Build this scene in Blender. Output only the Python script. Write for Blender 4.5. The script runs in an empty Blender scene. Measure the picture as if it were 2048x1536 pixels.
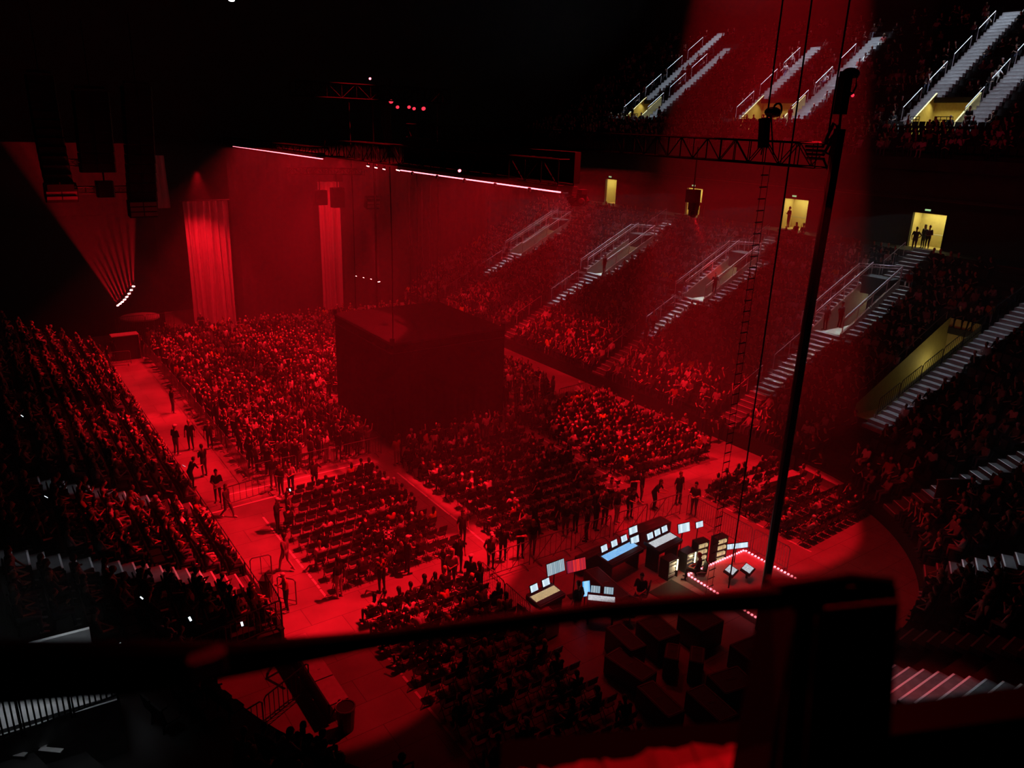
import bpy, bmesh, math, random
import numpy as np
from mathutils import Vector, Matrix
random.seed(7)
SC = bpy.context.scene
COL = SC.collection
PI = math.pi
# ------------------------------------------------------------------ camera
H = 18.0
R = np.array([[0.81756558, -0.15841826, 0.55361555], [-0.5749535, -0.27776789, 0.76959306], [0.03185904, -0.94749599, -0.3181766]])
cam = bpy.data.cameras.new('camera'); camo = bpy.data.objects.new('camera', cam); COL.objects.link(camo)
m = Matrix.Identity(4)
for i in range(3):
    m[i][0] = R[i][0]; m[i][1] = -R[i][1]; m[i][2] = -R[i][2]
m[0][3] = 0; m[1][3] = 0; m[2][3] = H
camo.matrix_world = m
cam.sensor_width = 36; cam.lens = 1538 / 2048 * 36; cam.clip_start = .05; cam.clip_end = 300
cam.dof.use_dof = True; cam.dof.focus_distance = 38; cam.dof.aperture_fstop = 4.6
SC.camera = camo
# ------------------------------------------------------------------ world, exposure, quality
w = bpy.data.worlds.new('world'); SC.world = w; w.use_nodes = True
w.node_tree.nodes['Background'].inputs[0].default_value = (.0016, .0002, .0006, 1)
vs = SC.view_settings; vs.view_transform = 'Standard'; vs.look = 'None'; vs.exposure = 0; vs.gamma = 1; vs.use_curve_mapping = False
cy = SC.cycles
cy.use_denoising = True; cy.max_bounces = 4; cy.diffuse_bounces = 1; cy.glossy_bounces = 1; cy.transmission_bounces = 2; cy.volume_bounces = 0
cy.transparent_max_bounces = 8; cy.caustics_reflective = False; cy.caustics_refractive = False; cy.sample_clamp_indirect = 2
cy.use_adaptive_sampling = False
# ------------------------------------------------------------------ lights
RED = (1, .006, .016)
def look(o, tgt):
    d = Vector(tgt) - Vector(o.location)
    o.rotation_euler = d.to_track_quat('-Z', 'Y').to_euler()
def spot(name, loc, tgt, power, angle, blend=.3, col=RED, r=.15):
    l = bpy.data.lights.new(name, 'SPOT'); l.energy = power; l.color = col; l.spot_size = math.radians(angle); l.spot_blend = blend; l.shadow_soft_size = r
    o = bpy.data.objects.new(name, l); COL.objects.link(o); o.location = loc; look(o, tgt); return o
def area(name, loc, sx, sy, power, col=(.72, .85, 1), rot=(0, 0, 0), spread=8):
    l = bpy.data.lights.new(name, 'AREA'); l.shape = 'RECTANGLE'; l.size = sx; l.size_y = sy; l.energy = power; l.color = col; l.spread = math.radians(spread)
    o = bpy.data.objects.new(name, l); COL.objects.link(o); o.location = loc; o.rotation_euler = rot; return o
def point(name, loc, power, col, r=.08):
    l = bpy.data.lights.new(name, 'POINT'); l.energy = power; l.color = col; l.shadow_soft_size = r
    o = bpy.data.objects.new(name, l); COL.objects.link(o); o.location = loc; return o
# overhead truss spots that wash the arena floor in red, plus added fills
spot('truss_key_near', (22.9, 22.5, 28), (12.2, 28.5, 0), 80000, 29, .2)
spot('added_ramp_fill', (22.9, 20, 28), (8.4, 21.4, 0), 30000, 15, .25)  # added fill that brightens the ramp corner, no such lamp known
spot('truss_key_fill', (22, 20, 22), (20, 27, 0), 3500, 70, .5)
spot('truss_key_left', (23, 42, 28), (13.2, 43, 0), 78000, 33, .2)
spot('truss_key_far', (24, 54, 28), (14.5, 55, 0), 60000, 36, .3)
spot('truss_key_back', (24, 60, 22), (26, 64, 0), 7000, 70, .6)
spot('truss_key_right', (22.9, 33, 28), (34, 31, 0), 60000, 27, .25)
spot('truss_key_right_far', (22.9, 48, 28), (34, 47, 0), 32000, 30, .3)
spot('curtain_wash', (15.5, 64, 14), (16.6, 68, 4), 7000, 60, .8)
spot('curtain_wash', (27, 63, 15), (29.5, 70, 6), 2500, 70, .8)
spot('platform_wash', (24, 19, 22), (29.5, 19.5, 0), 3500, 46, .4)
spot('corner_beam', (29.2, 23.2, 52), (29.6, 22.4, 0), 190000, 15, .2)
spot('added_upper_fill', (14, 2, 31), (62, 42, 18), 3500, 50, .9, col=(1, .01, .09))  # added weak glow for the upper seats, from no known lamp
for yy in (38, 44, 52, 60): spot('added_right_rows_fill', (22, yy - 2, 24), (38.3, yy, 2), 22000, 15, .6)  # extra spots added to close the dark gap along the right front rows
for yy in (30, 41, 52, 61): spot('added_left_rows_fill', (22, yy - 4, 21), (6.4, yy, 1.4), 26000, 24, .5)  # extra spots added to brighten the front rows of the left stand
spot('added_rail_fill', (22.5, 17, 19.5), (.6, .8, 17.2), 700, 12, .5)  # added stray red light for the railing at the camera
# ------------------------------------------------------------------ materials
def mat(name, col, rough=.6, metal=0, emit=None, es=0, spec=.5):
    mt = bpy.data.materials.new(name); mt.use_nodes = True
    b = mt.node_tree.nodes['Principled BSDF']
    b.inputs['Base Color'].default_value = (*col, 1); b.inputs['Roughness'].default_value = rough; b.inputs['Metallic'].default_value = metal
    b.inputs['Specular IOR Level'].default_value = spec
    if emit: b.inputs['Emission Color'].default_value = (*emit, 1); b.inputs['Emission Strength'].default_value = es
    return mt
def nodes(mt): return mt.node_tree.nodes, mt.node_tree.links, mt.node_tree.nodes['Principled BSDF']
def noisy(name, c1, c2, scale, rough=.7, bump=0, detail=4):
    mt = mat(name, c1, rough); n, l, b = nodes(mt)
    tc = n.new('ShaderNodeTexCoord'); t = n.new('ShaderNodeTexNoise'); t.inputs['Scale'].default_value = scale; t.inputs['Detail'].default_value = detail
    r = n.new('ShaderNodeValToRGB'); r.color_ramp.elements[0].color = (*c1, 1); r.color_ramp.elements[1].color = (*c2, 1)
    r.color_ramp.elements[0].position = .35; r.color_ramp.elements[1].position = .7
    l.new(tc.outputs['Object'], t.inputs['Vector']); l.new(t.outputs['Fac'], r.inputs[0]); l.new(r.outputs[0], b.inputs['Base Color'])
    if bump:
        bp = n.new('ShaderNodeBump'); bp.inputs['Strength'].default_value = bump; l.new(t.outputs['Fac'], bp.inputs['Height']); l.new(bp.outputs[0], b.inputs['Normal'])
    return mt
def ramp_mat(name, src, stops, rough=.8):
    """colour picked at random per object ('object') or per mesh island ('island')"""
    mt = mat(name, (.1, .1, .1), rough, spec=.3); n, l, b = nodes(mt)
    if src == 'object': s = n.new('ShaderNodeObjectInfo').outputs['Random']
    else: s = n.new('ShaderNodeNewGeometry').outputs['Random Per Island']
    r = n.new('ShaderNodeValToRGB'); r.color_ramp.interpolation = 'CONSTANT'
    e = r.color_ramp.elements
    while len(e) < len(stops): e.new(.5)
    for k, (p, c) in enumerate(stops): e[k].position = p; e[k].color = (*c, 1)
    l.new(s, r.inputs[0]); l.new(r.outputs[0], b.inputs['Base Color']); return mt
def own_colour(name, rough=.85, plaid=False):
    mt = mat(name, (.1, .1, .1), rough, spec=.3); n, l, b = nodes(mt)
    oi = n.new('ShaderNodeObjectInfo')
    if plaid:
        tc = n.new('ShaderNodeTexCoord'); ck = n.new('ShaderNodeTexChecker'); ck.inputs['Scale'].default_value = 9
        ck.inputs['Color2'].default_value = (.02, .02, .02, 1)
        l.new(tc.outputs['Object'], ck.inputs['Vector']); l.new(oi.outputs['Color'], ck.inputs['Color1']); l.new(ck.outputs['Color'], b.inputs['Base Color'])
    else: l.new(oi.outputs['Color'], b.inputs['Base Color'])
    return mt
SHIRTS = [(0, (.012, .012, .014)), (.42, (.04, .035, .035)), (.6, (.12, .1, .1)), (.72, (.3, .25, .25)), (.82, (.55, .5, .5)), (.9, (.75, .72, .7)), (.95, (.35, .05, .05)), (.985, (.7, .5, .06))]
SKINS = [(0, (.5, .3, .22)), (.3, (.6, .4, .3)), (.75, (.3, .17, .1)), (.9, (.12, .06, .04))]
M = {}
M['skin'] = ramp_mat('skin', 'object', SKINS, .55); M['skin_i'] = ramp_mat('skin_crowd', 'island', SKINS, .55)
M['shirt'] = own_colour('shirt'); M['plaid'] = own_colour('plaid_shirt', plaid=True)
M['shirt_i'] = ramp_mat('shirt_crowd', 'island', SHIRTS)
PANTS = [(0, (.015, .015, .02)), (.5, (.03, .04, .08)), (.75, (.1, .11, .14)), (.93, (.4, .38, .35))]
M['pants'] = ramp_mat('trousers', 'object', PANTS); M['pants_i'] = ramp_mat('trousers_crowd', 'island', PANTS)
M['shoe'] = ramp_mat('shoes', 'object', [(0, (.02, .02, .02)), (.6, (.6, .6, .6))], .5)
M['eye'] = mat('eye', (.01, .008, .008), .2)
HAIRS = [(0, (.01, .007, .006)), (.45, (.05, .025, .015)), (.75, (.2, .1, .04)), (.9, (.45, .32, .15))]
M['hair'] = ramp_mat('hair', 'object', HAIRS, .45); M['hair_i'] = ramp_mat('hair_crowd', 'island', HAIRS, .45)
M['cap'] = mat('cap', (.6, .55, .55), .7)
M['black_metal'] = mat('black_metal', (.012, .012, .013), .38)
M['truss'] = mat('truss_black', (.006, .006, .006), .9, spec=.05)
M['grey_metal'] = mat('grey_metal', (.45, .46, .48), .35, .6)
M['rail'] = mat('pale_rail_paint', (.75, .76, .78), .35, .1)
M['vom_wall'] = noisy('vomitory_wall', (.4, .37, .29), (.46, .43, .34), 4)
M['galv'] = mat('barrier_steel', (.22, .21, .21), .4, .5)
M['chair_plastic'] = mat('chair_plastic', (.02, .018, .018), .32)
M['chair_frame'] = mat('chair_frame', (.07, .065, .065), .25, .7)
M['seat'] = mat('stadium_seat_plastic', (.012, .011, .012), .5)
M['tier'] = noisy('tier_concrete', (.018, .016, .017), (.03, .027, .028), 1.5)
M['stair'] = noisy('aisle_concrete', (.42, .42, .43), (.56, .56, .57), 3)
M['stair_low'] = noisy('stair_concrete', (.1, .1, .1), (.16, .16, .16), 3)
M['nosing'] = mat('nosing', (.8, .8, .8), .6)
M['nosing_y'] = mat('nosing_yellow', (.7, .6, .12), .6)
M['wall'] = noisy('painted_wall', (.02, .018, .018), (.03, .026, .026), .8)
M['yellow_wall'] = noisy('corridor_wall', (.62, .52, .2), (.7, .6, .26), 5, detail=8)
M['dark_fabric'] = mat('black_drape', (.01, .009, .009), 1, spec=.05)
M['tape'] = mat('white_tape', (.85, .82, .8), .6)
M['ramp'] = noisy('ramp_panel', (.5, .42, .42), (.6, .52, .52), 6)
M['black'] = mat('black_case', (.01, .01, .01), .45)
M['cable'] = mat('cable_rubber', (.008, .008, .008), .5)
M['rail_black'] = mat('foreground_metal', (.004, .004, .005), .7, spec=.1)
M['led'] = mat('red_led', (.1, 0, 0), .4, emit=(1, .16, .2), es=5)
M['led_line'] = mat('red_led_line', (.1, 0, 0), .4, emit=(1, .03, .06), es=1.6)
M['lens'] = mat('lamp_lens', (.1, 0, 0), .4, emit=(1, .3, .28), es=30)
M['white_lamp'] = mat('white_lamp', (.5, .5, .5), .4, emit=(.85, .95, 1), es=12)
M['exit'] = mat('exit_sign', (.05, .1, .05), .4, emit=(.55, 1, .45), es=.7)
M['phone_glow'] = mat('phone_screen', (.1, .1, .1), .3, emit=(.75, .9, 1), es=2.2)
M['fascia_red'] = mat('fascia_edge', (.16, .03, .04), .5)
M['lettering'] = mat('lettering', (.32, .3, .3), .5)
M['glass_dim'] = bpy.data.materials.new('tinted_glass')
g = M['glass_dim']; g.use_nodes = True; g.node_tree.nodes.clear()
tb = g.node_tree.nodes.new('ShaderNodeBsdfTransparent'); tb.inputs[0].default_value = (.52, .5, .5, 1); go = g.node_tree.nodes.new('ShaderNodeOutputMaterial'); g.node_tree.links.new(tb.outputs[0], go.inputs[0])
# concrete arena floor under a temporary deck: board seams and scuffs
fm = noisy('arena_floor', (.27, .22, .2), (.36, .3, .28), .9, .5, detail=8); M['floor'] = fm
n, l, b = nodes(fm); tc = n.new('ShaderNodeTexCoord'); br = n.new('ShaderNodeTexBrick'); br.inputs['Scale'].default_value = 1
br.inputs['Brick Width'].default_value = 2.4; br.inputs['Row Height'].default_value = 1.2; br.inputs['Mortar Size'].default_value = .012
br.inputs['Mortar'].default_value = (.35, .35, .35, 1); br.inputs['Color1'].default_value = (1, 1, 1, 1); br.inputs['Color2'].default_value = (.88, .88, .88, 1)
mx = n.new('ShaderNodeMixRGB'); mx.blend_type = 'MULTIPLY'; mx.inputs[0].default_value = 1
src = b.inputs['Base Color'].links[0].from_socket
l.new(tc.outputs['Object'], br.inputs['Vector']); l.new(src, mx.inputs[1]); l.new(br.outputs['Color'], mx.inputs[2]); l.new(mx.outputs[0], b.inputs['Base Color'])
def screen_mat(name, a, bcol, scale, es, seed=0):
    mt = mat(name, (.02, .02, .02), .3); n, l, b = nodes(mt)
    tc = n.new('ShaderNodeTexCoord'); br = n.new('ShaderNodeTexBrick'); br.offset = .3 + seed * .1; br.squash = 1
    br.inputs['Scale'].default_value = scale; br.inputs['Color1'].default_value = (*a, 1); br.inputs['Color2'].default_value = (*bcol, 1); br.inputs['Mortar'].default_value = (.01, .012, .02, 1)
    br.inputs['Mortar Size'].default_value = .03; br.inputs['Bias'].default_value = -.2; br.inputs['Row Height'].default_value = .3; br.inputs['Brick Width'].default_value = .45
    l.new(tc.outputs['Object'], br.inputs['Vector']); l.new(br.outputs['Color'], b.inputs['Emission Color']); b.inputs['Emission Strength'].default_value = es; return mt
M['scr_white'] = screen_mat('screen_white', (.75, .9, 1), (.35, .5, .6), 14, 1.3)
M['scr_blue'] = screen_mat('screen_blue', (.1, .45, 1), (.5, .8, 1), 16, 1.3, 2)
M['scr_grey'] = screen_mat('screen_grey', (.3, .42, .5), (.5, .6, .66), 5, 1, 1)
M['scr_red'] = screen_mat('screen_red', (.9, .03, .03), (.12, .01, .06), 6, 1, 3)
M['keys'] = screen_mat('lit_keys', (.9, .95, 1), (.02, .02, .04), 30, 1.2, 1)
M['keys_warm'] = screen_mat('lit_keys_warm', (1, .7, .3), (.05, .04, .1), 26, 1.0, 2)
M['lamp_warm'] = mat('warm_lamp', (.3, .3, .2), .4, emit=(1, .95, .55), es=4)
# ------------------------------------------------------------------ mesh helpers
class MB:
    def __init__(s): s.v = []; s.f = []; s.m = []
    def add(s, vs, fs, mi=0):
        o = len(s.v); s.v += [tuple(v) for v in vs]; s.f += [tuple(i + o for i in f) for f in fs]; s.m += [mi] * len(fs)
    def box(s, c, d, rz=0, mi=0, rx=0, ry=0, bev=0):
        hx, hy, hz = d[0] / 2, d[1] / 2, d[2] / 2
        mt = Matrix.Translation(c) @ Matrix.Rotation(rz, 4, 'Z') @ Matrix.Rotation(ry, 4, 'Y') @ Matrix.Rotation(rx, 4, 'X')
        if bev:
            b_ = min(bev, hx * .9, hy * .9)
            prof = [(-hx + b_, -hy), (hx - b_, -hy), (hx, -hy + b_), (hx, hy - b_), (hx - b_, hy), (-hx + b_, hy), (-hx, hy - b_), (-hx, -hy + b_)]
            k = 8; vs_ = [mt @ Vector((x, y, -hz)) for x, y in prof] + [mt @ Vector((x, y, hz)) for x, y in prof]
            s.add(vs_, [tuple(range(k))[::-1], tuple(range(k, 2 * k))] + [(i, (i + 1) % k, (i + 1) % k + k, i + k) for i in range(k)], mi); return
        vs_ = [mt @ Vector((x, y, z)) for z in (-hz, hz) for x, y in ((-hx, -hy), (hx, -hy), (hx, hy), (-hx, hy))]
        s.add(vs_, [(3, 2, 1, 0), (4, 5, 6, 7), (0, 1, 5, 4), (1, 2, 6, 5), (2, 3, 7, 6), (3, 0, 4, 7)], mi)
    def tube(s, pts, r, k=6, mi=0, cap=True):
        pts = [Vector(p) for p in pts]; rings = []
        rr = r if isinstance(r, (list, tuple)) else [r] * len(pts)
        for i, p in enumerate(pts):
            t = (pts[min(i + 1, len(pts) - 1)] - pts[max(i - 1, 0)])
            if t.length < 1e-9: t = Vector((0, 0, 1))
            t.normalize(); a = t.cross(Vector((0, 0, 1)))
            if a.length < .05: a = t.cross(Vector((1, 0, 0)))
            a.normalize(); b_ = t.cross(a)
            rings.append([p + (a * math.cos(2 * PI * j / k) + b_ * math.sin(2 * PI * j / k)) * rr[i] for j in range(k)])
        vs_ = [v for rg in rings for v in rg]; fs = []
        for i in range(len(pts) - 1):
            for j in range(k): fs.append((i * k + j, i * k + (j + 1) % k, (i + 1) * k + (j + 1) % k, (i + 1) * k + j))
        if cap: fs += [tuple(range(k))[::-1], tuple(range((len(pts) - 1) * k, len(pts) * k))]
        s.add(vs_, fs, mi)
    def ell(s, c, r, mi=0, nu=10, nv=7, rot=None):
        vs_ = []; c = Vector(c)
        for i in range(nv + 1):
            th = PI * i / nv
            for j in range(nu):
                p = Vector((r[0] * math.sin(th) * math.cos(2 * PI * j / nu), r[1] * math.sin(th) * math.sin(2 * PI * j / nu), r[2] * math.cos(th)))
                vs_.append(c + (rot @ p if rot else p))
        s.add(vs_, [(i * nu + j, (i + 1) * nu + j, (i + 1) * nu + (j + 1) % nu, i * nu + (j + 1) % nu) for i in range(nv) for j in range(nu)], mi)
    def quad(s, a, b_, c, d, mi=0): s.add([a, b_, c, d], [(0, 1, 2, 3)], mi)
    def mesh(s, name, mats):
        me = bpy.data.meshes.new(name); me.from_pydata(s.v, [], s.f)
        for mt in mats: me.materials.append(mt)
        if len(mats) > 1: me.polygons.foreach_set('material_index', s.m)
        me.update(); return me
    def build(s, name, mats, parent=None, loc=None, rz=0, **tags):
        if not isinstance(mats, (list, tuple)): mats = [mats]
        o = bpy.data.objects.new(name, s.mesh(name, mats)); COL.objects.link(o)
        if parent: o.parent = parent
        if loc is not None: o.location = loc
        if rz: o.rotation_euler = (0, 0, rz)
        for k_, v_ in tags.items(): o[k_] = v_
        return o
def empty(name, loc=(0, 0, 0), rz=0, **tags):
    o = bpy.data.objects.new(name, None); COL.objects.link(o); o.location = loc; o.rotation_euler = (0, 0, rz)
    for k_, v_ in tags.items(): o[k_] = v_
    return o
def copy_tree(o, parent=None):
    c = o.copy(); COL.objects.link(c)
    if parent: c.parent = parent
    for ch in KIDS.get(o.name, []): copy_tree(ch, c)
    return c
KIDS = {}
def reg(o, *ch): KIDS[o.name] = list(ch)
def ray(px, py): return R @ np.array([px - 1024., py - 768., 1538.])
def on_z(px, py, z=0):
    d = ray(px, py); return Vector(np.array([0, 0, H]) + d * ((z - H) / d[2]))
def on_y(px, py, y):
    d = ray(px, py); return Vector(np.array([0, 0, H]) + d * (y / d[1]))
def at_d(px, py, dist):
    d = ray(px, py); d = d / np.linalg.norm(d); return Vector(np.array([0, 0, H]) + d * dist)
def proj(p):
    c = R.T @ (np.array(p) - np.array([0, 0, H])); return (1024 + 1538 * c[0] / c[2], 768 + 1538 * c[1] / c[2], c[2])
def in_frame(p, mg=10):
    x, y, z = proj(p); return z > 1 and -mg < x < 2048 + mg and -mg < y < 1536 + mg
# ------------------------------------------------------------------ bowl geometry
ROW, RISE, Z0 = .86, .413, .8
AX = [28.3, 40.0, 51.8, 64.0]            # lower right aisles
LAX = [26.5, 33.5, 46.0, 57.5]                 # left aisles
ARC = [-8.0, -33.0, -60.0, -86.0]        # aisles in the near right corner, degrees
def bz(off): return Z0 + RISE * math.floor(max(off, 0) / ROW)
def pt(kind, s, off):
    """kind R: s=y on the right side; A: s=angle at the near right corner; N: near end s=x; B: left corner angle; L: left side s=y"""
    if kind == 'R': return (36.5 + off, s)
    if kind == 'A': return (24.5 + (12 + off) * math.cos(math.radians(s)), 23 + (12 + off) * math.sin(math.radians(s)))
    if kind == 'N': return (s, 11 - off)
    if kind == 'B': return (19 + (12 + off) * math.cos(math.radians(s)), 23 + (12 + off) * math.sin(math.radians(s)))
    return (7 - off, s)
def face_in(kind, s):
    """heading (rotation about z) so that local +Y looks to the arena floor"""
    if kind == 'R': return PI / 2
    if kind == 'A': return math.radians(s) + PI / 2
    if kind == 'N': return 0
    if kind == 'B': return math.radians(s) + PI / 2
    return -PI / 2
# ------------------------------------------------------------------ floor and seating bowl
mb = MB(); mb.quad((-6, 4, 0), (60, 4, 0), (60, 78, 0), (-6, 78, 0)); mb.build('floor', M['floor'], kind='structure')
UZ = lambda i: 16.75 + .33 * i if i < 6 else 18.8 + .6 * (i - 6)       # upper deck rows
UO = lambda i: 21 + ROW * i + (.9 if i >= 6 else 0)
UPAIRS = [(64.5, 68.3), (46.0, 52.2), (30.4, 35.3)]
UAX = [68.3, 64.5, 52.2, 46.0, 35.3, 30.4]
UTOP = {68.3: 17, 64.5: 14, 52.2: 13, 46.0: 14, 35.3: 16, 30.4: 15}
VO0, VO1 = 9.46, 15.5
def sweep(name, kind, ss, rows, offf, zf, endoff, zstart, gap=None, mt='tier'):
    mb = MB()
    for a, b_ in zip(ss[:-1], ss[1:]):
        zp = zstart
        for i in range(rows):
            o0 = offf(i); o1 = offf(i + 1) if i < rows - 1 else endoff; z = zf(i)
            if gap and gap((a + b_) / 2, (o0 + o1) / 2): zp = z; continue
            p = [pt(kind, a, o0), pt(kind, b_, o0), pt(kind, b_, o1), pt(kind, a, o1)]
            mb.quad((*p[0], zp), (*p[1], zp), (*p[1], z), (*p[0], z))
            mb.quad((*p[0], z), (*p[1], z), (*p[2], z), (*p[3], z))
            zp = z
    return mb.build(name, M[mt], kind='structure')
ss = sorted(set([23, 80] + [y + d for y in AX for d in (-1.05, 1.05)]))
lowgap = lambda s, o: any(abs(s - y) < 1.05 for y in AX) and VO0 < o < VO1
L_off = lambda i: ROW * i
L_z = lambda i: Z0 + RISE * i
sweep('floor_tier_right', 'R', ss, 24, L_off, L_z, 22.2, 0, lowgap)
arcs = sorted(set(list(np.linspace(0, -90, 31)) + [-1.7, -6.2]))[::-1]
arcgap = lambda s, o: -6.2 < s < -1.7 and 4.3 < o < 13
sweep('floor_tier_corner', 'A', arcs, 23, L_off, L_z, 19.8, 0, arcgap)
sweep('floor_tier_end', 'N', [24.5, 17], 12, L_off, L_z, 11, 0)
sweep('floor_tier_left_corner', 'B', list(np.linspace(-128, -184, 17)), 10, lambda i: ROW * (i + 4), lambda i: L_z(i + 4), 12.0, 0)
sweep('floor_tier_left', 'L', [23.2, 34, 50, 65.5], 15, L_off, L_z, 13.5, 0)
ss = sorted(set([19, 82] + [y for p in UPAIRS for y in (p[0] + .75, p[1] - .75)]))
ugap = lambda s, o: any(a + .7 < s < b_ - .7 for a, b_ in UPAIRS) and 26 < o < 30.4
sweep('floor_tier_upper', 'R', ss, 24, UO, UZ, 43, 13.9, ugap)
# walls: back wall of the lower bowl with its corridor doors
DOORS = [(28.1, 30.7), (39.6, 42.2), (51.2, 53.3), (63.3, 65.2)]
mb = MB(); XW = 58.7; ys = [19] + [y for d in DOORS for y in d] + [82]
for a, b_ in zip(ys[::2], ys[1::2]): mb.box((XW + .1, (a + b_) / 2, 12.1), (.2, b_ - a, 3.7))
for a, b_ in DOORS: mb.box((XW + .1, (a + b_) / 2, 13.4), (.2, b_ - a, 1.1))
mb.box((58.2, 50, 14.0), (2.4, 62, .15)); mb.build('wall_right', M['wall'], kind='structure')
mb = MB(); mb.box((57.35, 50.5, 13.88), (.12, 63, .1)); mb.build('trim_1', M['fascia_red'], kind='structure')
for k, (a, b_) in enumerate(DOORS):
    mb = MB(); ym = (a + b_) / 2
    mb.box((60.6, ym, 11.6), (.1, b_ - a + 1.2, 2.8)); mb.box((59.7, a - .3, 11.6), (1.8, .08, 2.8)); mb.box((59.7, b_ + .3, 11.6), (1.8, .08, 2.8))
    mb.box((59.7, ym, 10.2), (1.9, b_ - a + 1.2, .08))
    o = mb.build('door_%d' % (k + 1), M['yellow_wall'], kind='structure')
    f = MB(); yy = (a, b_)
    for y in yy: f.box((XW, y, 11.6), (.28, .1, 2.6))
    f.box((XW, ym, 12.88), (.28, b_ - a + .1, .1)); f.build('door_frame', M['black'], o)
    rl = MB(); rl.tube([(60.2, a, 11.2), (60.2, b_, 11.2)], .03); rl.build('corridor_rail', M['grey_metal'], o)
    area('corridor_lamp', (59.7, ym, 12.85), 1.2, b_ - a, [60, 60, 62, 44][k], (1, .86, .36), spread=170)
    e = MB(); e.box((0, 0, 0), (.06, .5, .2), bev=.02); eo = e.build('exit_sign', M['black'], loc=(58.6, ym + .2, 13.08))
    e = MB(); e.box((-.035, 0, 0), (.012, .42, .13)); e.build('lit_face', M['exit'], eo)
    eo['label'] = 'small green exit sign over the ' + ['doorway nearest the tall black drop pole', 'doorway with three seated silhouettes below it', 'doorway behind the hanging moving light', 'half-hidden doorway farthest up the hall'][k]; eo['category'] = 'sign'
# upper deck vomitories
for k, (a, b_) in enumerate(UPAIRS):
    a2, b2 = a + .75, b_ - .75; ym = (a2 + b2) / 2
    mb = MB(); z0 = 18.3; z1 = 20.9; xb = 36.5 + 29.6; xf = 36.5 + 26.1
    mb.box((xb, ym, (z0 + z1) / 2), (.12, b2 - a2, z1 - z0))
    for y in (a2, b2):
        mb.add([(xf, y - .07, z0), (xb, y - .07, z0), (xb, y - .07, 21.6), (xf + .5, y - .07, 19.4), (xf, y + .07, z0), (xb, y + .07, z0), (xb, y + .07, 21.6), (xf + .5, y + .07, 19.4)],
               [(0, 1, 2, 3), (7, 6, 5, 4), (3, 2, 6, 7), (0, 3, 7, 4)])
    mb.box(((xf + xb) / 2, ym, z0 - .05), (xb - xf, b2 - a2, .1))
    o = mb.build('wall_portal_%d' % (k + 1), M['yellow_wall'], kind='structure')
    c = MB(); c.box((xb + .2, ym, z1 + .15), (1.2, b2 - a2, .4)); c.build('lintel', M['wall'], o)
    area('portal_lamp', (xb - .7, ym, z1 - .1), .5, (b2 - a2) * .8, [16, 34, 34][k], (1, .84, .32), rot=(0, .5, 0), spread=160)
# ------------------------------------------------------------------ aisle stairs
def stairs(name, kind, s, offs, zf, step_o, step_z, wid, parts=None, mt='stair', nose='nosing'):
    """steps on the tier; wid in metres; parts = list of (off0, off1, lateral offset, width)"""
    mb = MB(); ns = MB(); o = offs[0]; i = 0; rz = face_in(kind, s)
    while o < offs[1]:
        z = zf(o)
        segs = [(0, wid)]
        for (p0, p1, lst) in (parts or []):
            if p0 < o < p1: segs = lst
        for dl, wd in segs:
            x, y = pt(kind, s, o + step_o / 2)
            lx, ly = math.cos(rz) * dl, math.sin(rz) * dl
            mb.box((x + lx, y + ly, z - step_z / 2 + .01), (wd, step_o, step_z), rz=rz)
            x, y = pt(kind, s, o + .03)
            ns.box((x + lx, y + ly, z + .014), (wd * .96, .06, .012), rz=rz)
        o += step_o; i += 1
    so = mb.build(name, M[mt], kind='structure'); ns.build('step_nosing', M[nose], so)
    return so
lz = lambda o: Z0 + RISE * o / ROW + .2
uz = lambda o: 18.8 + .6 * (o - 27.06) / ROW + .3
for k, y in enumerate(AX):
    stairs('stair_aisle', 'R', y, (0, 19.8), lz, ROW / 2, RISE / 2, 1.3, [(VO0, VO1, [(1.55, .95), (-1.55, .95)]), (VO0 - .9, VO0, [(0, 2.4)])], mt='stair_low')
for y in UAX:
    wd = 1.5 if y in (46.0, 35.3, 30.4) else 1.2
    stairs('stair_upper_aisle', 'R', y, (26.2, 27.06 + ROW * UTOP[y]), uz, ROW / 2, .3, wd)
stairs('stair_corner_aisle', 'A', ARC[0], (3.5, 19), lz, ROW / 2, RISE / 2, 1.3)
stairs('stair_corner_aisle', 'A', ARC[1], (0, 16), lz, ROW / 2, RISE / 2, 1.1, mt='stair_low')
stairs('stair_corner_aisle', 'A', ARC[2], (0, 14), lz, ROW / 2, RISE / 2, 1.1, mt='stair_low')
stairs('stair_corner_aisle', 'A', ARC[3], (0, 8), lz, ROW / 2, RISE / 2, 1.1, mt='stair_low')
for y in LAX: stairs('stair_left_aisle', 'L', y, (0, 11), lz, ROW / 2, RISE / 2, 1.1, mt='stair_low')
# framed white aisle spots from the roof
def aisle_light(kind, s, o0, o1, zf, width, E, up=2.6):
    om = (o0 + o1) / 2; x, y = pt(kind, s, om); rz = face_in(kind, s)
    area('aisle_spot', (x, y, zf(o1) + up), width, (o1 - o0), E * width * (o1 - o0), rot=(0, 0, rz), spread=7)
for y, E, (a, b_) in zip(AX, (3.2, 5, 5.5, 4), ((3.5, 19.8), (5, 18.5), (5, 18.5), (6, 15.5))): (aisle_light('R', y, a, b_, lz, 1.35, E), aisle_light('R', y, VO0, VO1, lz, 4.2, E * .6))
for y, E in zip(UAX, (17, 17, 16, 14, 14, 12)): aisle_light('R', y, 26.2, 27.06 + ROW * UTOP[y], uz, 1.5 if y > 36 and y != 46.0 else 1.9, E, 7)
aisle_light('A', ARC[0], 4, 19, lz, 1.5, .55); aisle_light('A', ARC[1], 2, 12, lz, 1.0, .8); aisle_light('A', ARC[2], 1, 9, lz, 1.0, .8)
aisle_light('L', LAX[0], 1.5, 11, lz, .8, .3); aisle_light('L', LAX[1], 2, 6, lz, .8, .4)
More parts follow.
